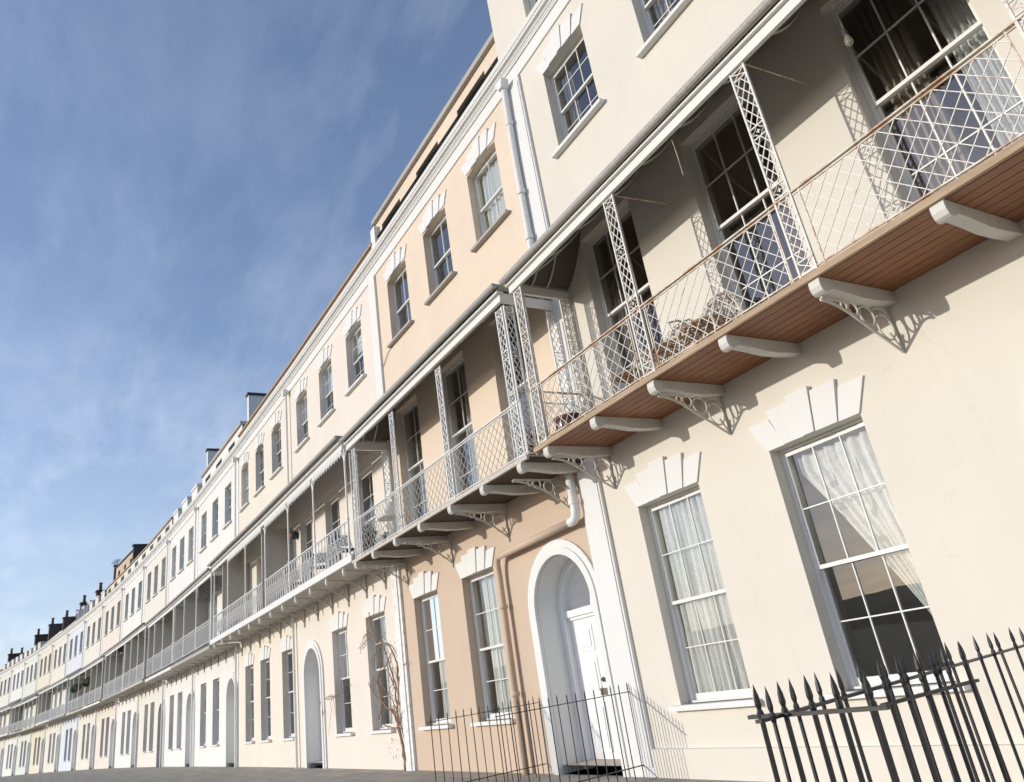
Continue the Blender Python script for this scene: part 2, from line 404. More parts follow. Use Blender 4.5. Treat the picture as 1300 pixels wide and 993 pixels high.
# ------------------------------------------------------------------ cast iron pieces
def lattice_post_mb(w=.155, z0=4.07, z1=6.14, axis='x', dens=.105):
    """openwork flat post of crossed bars with two rosette boxes"""
    mb = MB(); t = .017
    def P(u, z): return (u, 0, z) if axis == 'x' else (0, u, z)
    def B(u0, za, u1, zb, ww=.008): mb.bar(P(u0, za), P(u1, zb), ww, ww*1.1, (0, 1, 0) if axis == 'x' else (1, 0, 0))
    for u in (0, w): mb.bar(P(u, z0), P(u, z1), t, .022, (0, 1, 0) if axis == 'x' else (1, 0, 0))
    ros = [(z1-.10, z1-.015, 'x'), (5.405, 5.515, 'r'), (4.80, 4.91, 'r'), (z0+.02, z0+.13, 'x')]
    for a, b, k in ros:
        B(0, a, w, a, .011); B(0, b, w, b, .011)
        c = (w/2, (a+b)/2)
        if k == 'x': B(0, a, w, b); B(0, b, w, a)
        else:
            for cx, cz, s0 in ((0, a, 0), (w, a, pi/2), (w, b, pi), (0, b, 3*pi/2)):
                pts = [P(cx+.062*cos(s0+pi/2*i/6), cz+.048*sin(s0+pi/2*i/6)) for i in range(7)]
                mb.tube(pts, .0055, 4)
            B(w/2-.02, c[1], w/2+.02, c[1]); B(w/2, c[1]-.02, w/2, c[1]+.02)
    segs = [(z1-.10, 5.515), (5.405, 4.91), (4.80, z0+.13)]
    for a, b in segs:
        n = max(1, round((a-b)/.235)); st = (a-b)/n
        for i in range(n):
            za, zb = a-st*i, a-st*(i+1); zm = (za+zb)/2
            B(0, za, w, zb); B(w, za, 0, zb)
            B(0, zm, w/2, zb); B(w/2, za, w, zm); B(w, zm, w/2, zb); B(w/2, za, 0, zm)
    return mb
def diamond_panel(mb, x0, x1, z0, z1, P, nodes=True, px=.143, pz=.15, wv=.0062):
    """crossed diagonal rods clipped to the panel"""
    k = pz/px
    def clip(xa, s):
        # line z = z1 + s*k*(x-xa)
        a, b = x0, x1
        pts = []
        for x in (x0, x1):
            z = z1+s*k*(x-xa)
            if z0-1e-6 <= z <= z1+1e-6: pts.append((x, z))
        for z in (z0, z1):
            x = xa+(z-z1)/(s*k)
            if x0-1e-6 <= x <= x1+1e-6: pts.append((x, z))
        if len(pts) >= 2:
            pts.sort(); return pts[0], pts[-1]
    span = (z1-z0)/k; n0 = int((x0-span)/px)-1; n1 = int((x1+span)/px)+2
    for i in range(n0, n1):
        for s in (1, -1):
            c = clip(i*px, s)
            if c and abs(c[0][0]-c[1][0]) > .01: mb.bar(P(*c[0]), P(*c[1]), wv, wv, (0, 1, .01))
    if nodes:
        j = 0; z = z1-pz/2
        while z > z0+.01:
            off = (px/2 if j % 2 == 0 else 0)
            i = int(x0/px)-1
            while i*px+off < x1:
                x = i*px+off
                if x > x0+.01:
                    c = Vector(P(x, z)); r = .0088
                    mb.add([c+Vector(d)*r for d in ((1, 0, 0), (-1, 0, 0), (0, 1, 0), (0, -1, 0), (0, 0, 1), (0, 0, -1))],
                           [(0, 2, 4), (2, 1, 4), (1, 3, 4), (3, 0, 4), (2, 0, 5), (1, 2, 5), (3, 1, 5), (0, 3, 5)])
                i += 1
            z -= pz/2; j += 1
def bracket_mb(yo=-.84, ztop=3.90, ztip=3.50, style='tri'):
    """open scroll bracket in the y-z plane at x=0"""
    mb = MB(); r = .009
    def flat(pts, w=.022, hh=.013):
        for p, q in zip(pts[:-1], pts[1:]): mb.bar((0, *p), (0, *q), w, hh, (1, 0, 0))
    # curved top near nose then straight to the tip on the wall
    c = []
    for i in range(9):
        t = i/8; c.append((yo+.30*t, ztop-.035-.075*t*t))
    c += [(-.012, ztip)]
    if style == 'curve':
        c = [(yo+(-.012-yo)*t, ztop-.03-(ztop-.03-ztip)*(t**1.9)) for t in [i/14 for i in range(15)]]
    flat(c); flat([(-.012, ztip), (-.012, ztop)]); flat([(yo+.02, ztop-.012), (-.02, ztop-.012)])
    L = (ztop-ztip)
    mb.ring((0, -.125, ztop-.19), .098, r, 'x', 20, sq=1.15)
    mb.ring((0, -.32, ztop-.112), .088, r, 'x', 20, sq=.95) if style == 'tri' else mb.ring((0, -.30, ztop-.10), .075, r, 'x')
    mb.ring((0, -.475, ztop-.07), .055, r, 'x', 14); mb.ring((0, -.575, ztop-.055), .035, r, 'x', 12)
    mb.ring((0, -.13, ztop-.075), .10, r, 'x', 14, a0=0, a1=pi, sq=.55)
    mb.bar((0, -.02, ztip+.03), (0, -.10, ztip+.16), .02, .012, (1, 0, 0))
    if style != 'tri': mb.lathe([(0, -.07), (.012, -.05), (.02, -.02), (.008, 0), (.014, .02), (0, .03)], (0, -.016, ztip), 8)
    return mb
def joist_mb(w=.1, yo=-.93):
    prof = [(0, 4.0), (yo+.015, 4.0), (yo, 3.985), (yo-.004, 3.93), (yo+.01, 3.892), (yo+.035, 3.876), (yo+.07, 3.878), (yo+.10, 3.897), (yo+.14, 3.908), (yo+.30, 3.898), (yo+.48, 3.878), (-.28, 3.880), (0, 3.902)]
    mb = MB().prism_x(prof, -w/2, w/2)
    return mb
def canopy_profile(ye, ze, zw, n=8):
    """concave sheet from wall (0,zw) to eave (ye,ze)"""
    return [(ye*t, zw+(ze-zw)*(1-(1-t)**1.7)) for t in [i/n for i in range(n+1)]]
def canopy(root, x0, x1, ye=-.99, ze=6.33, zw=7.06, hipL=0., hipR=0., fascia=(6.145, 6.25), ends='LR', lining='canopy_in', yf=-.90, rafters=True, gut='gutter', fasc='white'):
    def sheet(x0, x1, ye, ze, zw, hL, hR):
        prof = canopy_profile(ye, ze, zw); mb = MB(); n = len(prof)
        L = lambda y: x0+hL*(1-y/ye)
        Rr = lambda y: x1-hR*(1-y/ye)
        vs = [(L(y), y, z) for y, z in prof]+[(Rr(y), y, z) for y, z in prof]
        mb.add(vs, [(i, i+1, n+i+1, n+i) for i in range(n-1)])
        for h, X, f in ((hL, x0, L), (hR, x1, Rr)):
            if h:
                vs = [(f(y), y, z) for y, z in prof]+[(X+(f(y)-X)*.0, y, ze) for y, z in prof]
                # hipped end: rises from the side eave with the same sweep
                m = 6; vs = []
                for y, z in prof:
                    for k in range(m+1):
                        t = k/m; zz = ze+(z-ze)*(t**1.7); vs.append((X+(f(y)-X)*t, y, zz))
                mb.add(vs, [(i*(m+1)+k, i*(m+1)+k+1, (i+1)*(m+1)+k+1, (i+1)*(m+1)+k) for i in range(n-1) for k in range(m)])
        return mb, L, Rr, prof
    mb, L, Rr, prof = sheet(x0, x1, ye, ze, zw, hipL, hipR)
    p = put('canopy', mb, 'lead', root)
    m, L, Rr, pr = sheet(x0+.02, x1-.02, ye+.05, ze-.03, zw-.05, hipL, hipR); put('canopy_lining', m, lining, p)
    if rafters:
        m = MB(); k = max(2, round((x1-x0-hipL-hipR)/.62)); mt = 'joist' if lining == 'canopy_in' else 'white'
        for i in range(k+1):
            x = x0+hipL+.06+(x1-x0-hipL-hipR-.12)*i/k; m = MB()
            m.tube([(x, y, z-.025) for y, z in pr], .016, 4); put('rafter', m, mt, p)
        for h, X, f, s_ in ((hipL, x0+.04, L, 1), (hipR, x1-.04, Rr, -1)):
            if h:
                m = MB(); m.tube([(f(y)+s_*.01, y, z-.025) for y, z in pr], .018, 4); put('rafter', m, mt, p)
                for yy in (-.3, -.62):
                    i = min(range(len(pr)), key=lambda q: abs(pr[q][0]-yy)); y, z = pr[i]; m = MB()
                    m.tube([(X+(f(y)-X)*t, y, pr[-1][1]+(z-pr[-1][1])*t**1.7-.025) for t in [q/6 for q in range(7)]], .014, 4); put('rafter', m, mt, p)
    g = MB()
    gp = [(ye-.045+.045*(1-cos(a)), ze-.005-.05*sin(a)) for a in [pi*i/6 for i in range(7)]]
    gp += [(ye+.04, ze+.012), (ye-.04, ze+.012)]
    g.prism_x(gp, x0-.02, x1+.02)
    gq = [(y-ye, z) for y, z in gp]
    for h, X, s_ in ((hipL, x0, 1), (hipR, x1, -1)):
        if h: g.prism_y([(X+s_*(a+.02), z-.002) for a, z in gq], ye+.05, -.002)
    put('gutter', g, gut, p)
    f = MB(); f.box(x0+.02, x1-.02, yf-.022, yf+.022, fascia[0], fascia[1]); f.box(x0, x1, ye+.03, yf+.03, fascia[1], fascia[1]+.028)
    for s, x in (('L', x0+.06), ('R', x1-.06)):
        if s in ends: f.box(x-.022, x+.022, yf+.025, -.001, fascia[0], fascia[1]+.02)
    put('fascia', f, fasc, p, bevel=.003)
    return p
M['fascia_side'] = M['white']

def post_obj(root, deck, x, y, mesh, name='lattice_post', rz=0): return link(name, mesh, deck, (x, y, 0), rz)

def lattice_balcony(root, x0, x1, posts, mats, joists, brs, style, ye=-.90, endL=True, endR=True, flip=False):
    """mats: deck, edge, iron, rail"""
    dk, ed, ir, rl = mats
    mb = MB(); nb = 8; yy = 0
    w = abs(ye)+.0
    for i in range(nb):
        a = -w*i/nb; b = -w*(i+1)/nb+.007
        mb.box(x0, x1, b, a, 4.0, 4.035)
    deck = put('balcony', mb, dk, root, bevel=.002)
    put('deck_top', MB().box(x0+.01, x1-.01, ye+.01, -.001, 4.037, 4.06), ed, deck)
    e = MB(); e.box(x0-.012, x1+.012, ye-.04, ye-.002, 4.0, 4.058)
    if endL: e.box(x0-.03, x0-.002, ye, -.001, 3.99, 4.07)
    put('deck_edge', e, ed, deck, bevel=.004)
    jm = cached(('joist', .1), lambda: joist_mb(.10), 'joist'); bm_ = cached(('bracket', style), lambda: bracket_mb(style=style), 'joist')
    for x in joists: link('joist', jm, deck, (x, 0, -.002), 0, .004)
    for x in brs: link('bracket', bm_, deck, (x, 0, 0))
    pm = cached(('lattice_post', ir), lambda: lattice_post_mb(), ir)
    for x in posts: link('lattice_post', pm, deck, (x, ye+.01, 0))
    # rails
    r = MB(); zr = 4.763; yb = ye+.012
    r.box(x0+.02, x1-.02, yb-.016, yb+.016, zr, zr+.013); r.bar((x0+.02, yb, zr-.022), (x1-.02, yb, zr-.022), .012, .010)
    r.bar((x0+.02, yb, 4.10), (x1-.02, yb, 4.10), .012, .012)
    if endL:
        r.box(x0+.03, x0+.06, ye, -.01, zr, zr+.013); r.bar((x0+.045, ye, 4.10), (x0+.045, -.01, 4.10), .012, .012)
    if endR:
        r.box(x1-.06, x1-.03, ye, -.01, zr, zr+.013); r.bar((x1-.045, ye, 4.10), (x1-.045, -.01, 4.10), .012, .012)
    for px in posts:
        for xx in (px-.075, px+.155+.075): r.bar((xx, yb, 4.07), (xx, yb, zr), .011, .011, (0, 1, 0))
        r.bar((px+.02, yb, 4.4), (px+.02, yb-.13, 4.16), .008, .008) if False else None
    put('handrail', r, rl, deck)
    edges = []
    cur = x0+.03
    for px in posts:
        if px-.075-cur > .12: edges.append((cur, px-.075))
        cur = px+.23
    if x1-.03-cur > .12: edges.append((cur, x1-.03))
    for a, b in edges:
        m = MB(); diamond_panel(m, a, b, 4.10, zr-.022, lambda x, z: (x, yb, z))
        put('railing_panel', m, ir, deck)
    for on, xx, has in ((endL, x0+.045, 1), (endR, x1-.045, 1)):
        if on:
            m = MB(); diamond_panel(m, ye+.02, -.02, 4.10, zr, lambda u, z: (xx, u, z)); put('railing_panel', m, ir, deck)
            lm = cached(('lattice_post', ir, 'y'), lambda: lattice_post_mb(axis='y', w=.14), ir)
            link('lattice_post', lm, deck, (xx, ye+.02, 0)); link('lattice_post', lm, deck, (xx, -.17, 0))
    return deck

# ------------------------------------------------------------------ houses
def cornice(root, x0, x1, mat='trim', zf=10.30, retL=False, retR=False):
    f = MB(); f.box(x0, x1, -.025, .01, zf, zf+.24); f.box(x0, x1, -.05, .01, zf+.24, zf+.275)
    put('frieze', f, mat, root, bevel=.003)
    z = zf+.277
    prof = [(.01, z), (-.055, z), (-.065, z+.022), (-.08, z+.03), (-.095, z+.055), (-.14, z+.07), (-.143, z+.11), (-.158, z+.12), (-.168, z+.155), (-.172, z+.19), (-.15, z+.205), (.01, z+.225)]
    c = MB().prism_x(prof, x0, x1); put('cornice', c, mat, root)
def house_root(h, xc, label, group='stuccoed houses of the curved terrace'):
    O, a = frame(h)
    r = bpy.data.objects.new('terraced_house', None); COL.objects.link(r)
    r.location = (O[0]*S, O[1]*S, 0); r.rotation_euler = (0, 0, a); r.empty_display_size = .3
    tag(r, label, 'house', group)
    return r
def rooms(root, x0, x1, zt=10.55):
    mb = MB(); d = 3.6
    for z in (FLOOR+.1, 3.98, 7.55, zt): mb.add([(x0, .01, z), (x1, .01, z), (x1, d, z), (x0, d, z)], [(0, 1, 2, 3)])
    for x in (x0+.01, (x0+x1)/2+.9, x1-.01): mb.add([(x, .31, 0), (x, d, 0), (x, d, zt), (x, .31, zt)], [(0, 1, 2, 3)])
    mb.add([(x0, d, 0), (x1, d, 0), (x1, d, zt), (x0, d, zt)], [(0, 1, 2, 3)])
    put('room_interior', mb, 'room', root)
def shell(root, x0, x1, zt, depth=8.5):
    """the flank, back and flat roof of a house"""
    mb = MB(); e = .004
    mb.add([(x0+e, .02, -.2), (x0+e, depth, -.2), (x0+e, depth, zt), (x0+e, .02, zt)], [(0, 1, 2, 3)])
    mb.add([(x1-e, .02, -.2), (x1-e, depth, -.2), (x1-e, depth, zt), (x1-e, .02, zt)], [(0, 1, 2, 3)])
    mb.add([(x0, depth, -.2), (x1, depth, -.2), (x1, depth, zt), (x0, depth, zt)], [(0, 1, 2, 3)])
    mb.add([(x0, .02, zt), (x1, .02, zt), (x1, depth, zt), (x0, depth, zt)], [(0, 1, 2, 3)])
    put('rear_shell', mb, 'slate', root)

TONES = dict(cream=(.71, .665, .58), peach=(.745, .617, .485), tan=(.59, .46, .35), blush=(.76, .69, .61), pale=(.76, .70, .60), white=(.78, .765, .73),
             ivory=(.75, .715, .64), green=(.70, .72, .65), blue=(.68, .71, .75), yellow=(.74, .69, .55), grey=(.70, .70, .68))
for k, c in TONES.items(): M['st_'+k] = stucco('stucco_'+k, c, 34 if k != 'tan' else 26, .16 if k != 'tan' else .55, .05)

def pilaster(root, x0, x1, z0, z1, mat='trim', y=-.045):
    put('pilaster', MB().box(x0, x1, y, .005, z0, z1).box(x0+.03, x1-.03, y-.012, y-.001, z0+.1, z1-.1), mat, root, bevel=.003)

def hopper(mb, x, y, z):
    mb.prism_y([(x-.10, z), (x+.10, z), (x+.055, z-.16), (x-.055, z-.16)], y-.10, y+.04)

# ===== House A : big cream house on the right ======================================
A0, A1 = .0, 6.5
def build_A():
    r = house_root(0, 0, 'cream three storey house with attic nearest on the right, its red-brown balcony deck overhead')
    ops = []
    up = [(.555, 1.555), (2.53, 3.53), (4.53, 5.53)]; fr = [(.57, 1.61), (2.61, 3.61), (4.57, 5.60)]; gr = [(.57, 1.59), (2.58, 3.59)]
    for a, b in up: ops.append((a, b, 8.31, 9.76, 0))
    for a, b in fr: ops.append((a, b, 4.075, 6.79, 0))
    for a, b in gr: ops.append((a, b, 1.12, 3.19, 0))
    d = door(r, 5.62, 3.13, 1.46); ops.append(d)
    put('wall', wall(A0, A1, -.2, 10.58, ops), 'st_cream', r)
    ao = [(.45, 1.45, 11.02, 12.3, 0), (2.5, 3.5, 11.02, 12.3, 0), (4.5, 5.5, 11.02, 12.3, 0)]
    put('attic_wall', wall(-.5, A1, 10.79, 13.6, ao), 'st_cream', r)
    side = MB().box(-.498, -.47, .02, 3, 10.9, 13.6); put('attic_flank', side, 'st_cream', r)
    put('coping', MB().box(-.56, A1, -.1, .3, 13.6, 13.72), 'coping_grey', r)
    for a, b in up: window(r, a, b, 8.31, 9.76, 'U', 3, 2, 2, 9.035, lintel=.37)
    for a, b in fr: window(r, a, b, 4.075, 6.79, 'F', 3, 2, 2, 5.66, lintel=0, sill=False)
    for a, b in gr: window(r, a, b, 1.12, 3.19, 'G', 3, 2, 2, 2.11, lintel=.40, fine=True)
    for a, b, c, e, _ in ao: window(r, a, b, c, e, 'AT', 3, 1, 1, 11.7, lintel=0, sill=False)
    rooms(r, A0+.02, A1-.02); shell(r, A0, A1, 13.5)
    cornice(r, -.0, A1)
    put('cornice_cap', MB().box(-.02, A1, -.03, .0, 10.79, 10.86), 'trim', r)
    put('plinth', MB().box(A0, 4.5, -.05, .0, -.2, .72).box(6.4, A1, -.05, 0, -.2, .72), 'st_cream', r)
    deck = lattice_balcony(r, .06, 8.2, [.135, 2.135, 4.07, 6.0, 7.9], ('deck', 'deck_edge', 'iron', 'iron_rust'), [.28, 1.24, 2.22, 3.2, 4.18, 5.18, 6.16, 7.1, 8.05], [.25, 2.19, 4.13, 6.13, 8.05], 'tri', endR=False)
    canopy(r, .04, 8.2, ze=6.335, ends='L', hipL=.62)
    for x in (2.3, 4.24, 6.2):
        st = MB()
        st.tube([(x, -.885, 6.115), (x-.02, -.02, 6.20)], .006, 5)
        put('tie_rod', st, 'iron_rust', r)
    put('hanging_wire', MB().tube([(3.23, -.86, 6.12), (3.24, -.86, 5.9), (3.25, -.87, 5.68)], .004, 5), 'iron_rust', r)
    # Bounce of iron scroll panel next to the third post
    sp = MB()
    for k in range(3): sp.ring((6.32, -.88, 5.05+.26*k), .11, .007, 'y', 16)
    sp.bar((6.2, -.88, 4.78), (6.2, -.88, 6.14), .014, .014, (0, 1, 0)); sp.bar((6.45, -.88, 4.78), (6.45, -.88, 6.14), .014, .014, (0, 1, 0))
    put('scroll_panel', sp, 'iron_rust', r)
    return r
build_A()
# neighbour beyond the right edge, so that the terrace goes on
def build_Z():
    r = bpy.data.objects.new('terraced_house', None); COL.objects.link(r); r.location = (6.5*S, 0, 0); r.rotation_euler = (0, 0, radians(-.8))
    tag(r, 'cream house just beyond the right end of the picture, past the brown balcony', 'house', 'stuccoed houses of the curved terrace')
    ops = [(a+i*2.1, a+1+i*2.1, z0, z1, 0) for i in range(3) for a, z0, z1 in ((.7, 8.31, 9.76), (.7, 4.2, 6.7), (.7, 1.12, 3.19))]
    put('wall', wall(0.004, 6.5, -.2, 13.6, ops), 'st_ivory', r)
    for a, b, c, d, _ in ops: window(r, a, b, c, d, 'Z', 3, 2, 2, (c+d)/2, lintel=.37)
    rooms(r, .03, 6.48); shell(r, 0.01, 6.5, 13.5); cornice(r, 0.004, 6.5)
build_Z()

# ===== House B : peach house ========================================================
def build_B():
    W = WID[1]; r = house_root(1, 0, 'peach house with a tan ground floor, arched white door and three dark attic slots')
    ops = []
    up = [(-2.01, -1.0), (-3.93, -2.92), (-5.83, -4.82)]; fr = [(-2.05, -1.0), (-4.03, -2.98), (-6.0, -4.95)]; gr = [(-3.98, -2.93), (-5.93, -4.92)]
    for a, b in up: ops.append((a, b, 8.31, 9.80, .04))
    for a, b in fr: ops.append((a, b, 4.075, 6.85, 0))
    lo = [(a, b, 1.12, 3.21, 0) for a, b in gr]
    d = door(r, -1.22, 3.02, 1.30)
    put('wall', wall(-W, 0, 4.02, 10.58, ops), 'st_peach', r)
    put('ground_floor_wall', wall(-W, 0, -.2, 4.02, lo+[d]), 'st_tan', r)
    for a, b in up: window(r, a, b, 8.31, 9.80, 'U2', 2, 1, 1, 9.03, lintel=.37, sill='coping_grey')
    for a, b in fr: window(r, a, b, 4.075, 6.85, 'F2', 2, 2, 2, 5.63, lintel=0, sill=False)
    for a, b in gr: window(r, a, b, 1.12, 3.21, 'G2', 2, 2, 2, 2.11, lintel=.38)
    rooms(r, -W+.02, -.02); shell(r, -W, 0, 11.2); cornice(r, -W, 0)
    sl = [(-2.17, -1.08, 10.9, 11.44, 0), (-4.09, -3.03, 10.9, 11.44, 0), (-6.04, -4.98, 10.9, 11.44, 0)]
    put('attic_wall', wall(-W, -.02, 10.78, 11.66, sl, .35, .1), 'st_peach', r)
    for a, b, c, dd, _ in sl: put('attic_window', MB().box(a, b, .33, .36, c, dd), 'slate', r)
    put('coping', MB().box(-W-.05, -.02, .02, .4, 11.66, 11.78), 'coping_grey', r, bevel=.01)
    put('attic_end', MB().box(-W-.04, -W+.2, -.02, .6, 10.78, 11.5), 'trim', r)
    pilaster(r, -.42, -.006, FLOOR, 4.0); pilaster(r, -.42, -.006, 6.9, 10.29); put('pilaster', MB().box(-.42, -.006, -.03, .005, 4.06, 6.88), 'trim', r)
    # rainwater pipe
    pp = MB(); hopper(pp, -.31, -.12, 10.36); pp.tube([(-.31, -.13, 10.24), (-.36, -.12, 9), (-.38, -.12, 6.4)], .05, 14)
    for z in (9.5, 8.2, 7.4): pp.tube([(-.335-(9.5-z)*.015, -.125, z), (-.335-(9.5-z)*.015, -.125, z+.07)], .062, 14)
    put('drainpipe', pp, 'pipe', r, smooth=False)
    pp = MB(); x = -.46
    bend = [(x, -.13, 3.98), (x, -.13, 3.42)]+[(x-.11+.11*cos(a), -.13, 3.42-.11*sin(a)) for a in [pi/2*i/6 for i in range(1, 7)]]+[(x-.16, -.13, 3.31)]
    pp.tube(bend, .058, 14)
    put('pipe_collar', MB().tube([(x, -.13, 3.50), (x, -.13, 3.56)], .072, 14), 'pipe', r)
    put('drainpipe', pp, 'pipe', r, smooth=True)
    pp = MB(); pp.tube([(x-.13, -.13, 3.312), (-2.50, -.13, 3.27)], .048, 14)
    pp.tube([(-2.46, -.13, 3.27), (-2.54, -.13, 3.25), (-2.58, -.12, 3.16), (-2.60, -.10, 3.0), (-2.60, -.10, FLOOR)], .045, 12)
    for z in (2.55, 1.4): pp.tube([(-2.60, -.10, z), (-2.60, -.10, z+.06)], .058, 12)
    put('drainpipe', pp, M['st_tan'], r, smooth=True)
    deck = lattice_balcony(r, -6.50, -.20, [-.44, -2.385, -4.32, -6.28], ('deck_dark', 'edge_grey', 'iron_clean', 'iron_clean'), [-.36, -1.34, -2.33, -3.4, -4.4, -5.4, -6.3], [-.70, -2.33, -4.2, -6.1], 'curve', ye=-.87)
    canopy(r, -6.52, -.22, ye=-.97, ze=6.42, zw=7.1, fascia=(6.20, 6.31), yf=-.87, hipR=.6, hipL=.6)
build_B()

# ===== plain houses ==================================================================
def scroll_rail_mb(x0, x1, y, z0=4.19, z1=4.86):
    """ornate cast panel : bars with hoops above and below"""
    mb = MB(); n = max(2, round((x1-x0)/.20)); st = (x1-x0)/n
    for i in range(n):
        a = x0+st*i; c = a+st/2
        mb.ring((c, y, z1-.12), st*.46, .0065, 'y', 12, sq=1.2); mb.ring((c, y, z0+.10), st*.42, .0065, 'y', 12, sq=1.1)
        for u in (-.28, .28): mb.tube([(c+st*u, y, z0+.19), (c+st*u*.5, y, (z0+z1)/2), (c+st*u, y, z1-.22)], .006, 4)
        mb.bar((a, y, z0), (a, y, z1), .009, .009, (0, 1, 0))
        mb.ring((c, y, (z0+z1)/2), .04, .006, 'y', 8)
    mb.box(x0, x1, y-.016, y+.016, z1, z1+.018); mb.box(x0, x1, y-.01, y+.01, z0+.0, z0+.014)
    return mb
def bar_rail_mb(x0, x1, y, z0=4.19, z1=4.86, sp=.075):
    mb = MB(); n = round((x1-x0)/sp)
    for i in range(n+1):
        x = x0+(x1-x0)*i/n; mb.bar((x, y, z0), (x, y, z1), .008, .008, (0, 1, 0))
    mb.box(x0, x1, y-.015, y+.015, z1, z1+.016); mb.box(x0, x1, y-.01, y+.01, z0+.01, z0+.024); mb.bar((x0, y, z1-.09), (x1, y, z1-.09), .008, .008)
    return mb
def rib_mb(yo=-.86, z1=4.04, z0=3.66):
    mb = MB(); pts = [(0, -.015-(abs(yo)-.03)*(1-cos(a)), z0+(z1-z0-.04)*sin(a)) for a in [pi/2*i/10 for i in range(11)]]
    for p, q in zip(pts[:-1], pts[1:]): mb.bar(p, q, .035, .03, (1, 0, 0))
    mb.bar((0, -.012, z0), (0, -.012, z1), .035, .02, (1, 0, 0)); mb.ring((0, -.16, z1-.11), .075, .010, 'x', 12)
    mb.ring((0, -.33, z1-.07), .045, .009, 'x', 10)
    mb.lathe([(0, -.09), (.014, -.06), (.024, -.02), (.01, 0), (.0, .02)], (0, -.02, z0), 8)
    return mb
def drop_mb():
    return MB().lathe([(0, -.16), (.018, -.15), (.03, -.11), (.035, -.06), (.022, -.03), (.034, 0), (.034, .02), (0, .02)], (0, 0, 0), 12)
def slab_balcony(root, x0, x1, posts, style, ribs, drops=True, zd=4.06, ztop=6.33, part=None, ye=-.88, lining='canopy_pale', th=.12, edge='white'):
    mb = MB(); mb.box(x0, x1, ye, -.001, zd+.0, zd+th)
    deck = put('balcony', mb, 'canopy_pale', root)
    put('deck_edge', MB().box(x0-.02, x1+.02, ye-.04, ye-.002, zd-.01, zd+th+.01), edge, deck, bevel=.005)
    rm = cached(('bracket', 'rib'), rib_mb, 'canopy_pale'); dm = cached(('pendant',), drop_mb, 'white', True)
    for x in ribs:
        link('bracket', rm, deck, (x, 0, 0))
        if drops: link('pendant', dm, deck, (x, ye+.03, zd-.012))
    pm = cached(('post', ztop), lambda: MB().tube([(0, 0, 4.18), (0, 0, 4.9)], .024, 8).tube([(0, 0, 4.9), (0, 0, ztop-.02)], .02, 8).tube([(0, 0, ztop-.16), (0, 0, ztop-.12)], .032, 8).tube([(0, 0, 4.88), (0, 0, 4.92)], .032, 8), 'iron_clean')
    for x in posts: link('post', pm, deck, (x, ye+.02, 0))
    xs = sorted([x0+.03]+list(posts)+[x1-.03])
    for a, b in zip(xs[:-1], xs[1:]):
        if b-a < .3: continue
        put('railing_panel', (scroll_rail_mb if style == 'scroll' else bar_rail_mb)(a+.025, b-.025, ye+.02), 'iron_clean', deck)
    if part is not None:
        for x in part:
            put('partition', MB().box(x-.03, x+.03, ye+.06, -.002, 4.182, ztop-.02), 'canopy_pale', deck)
    return deck

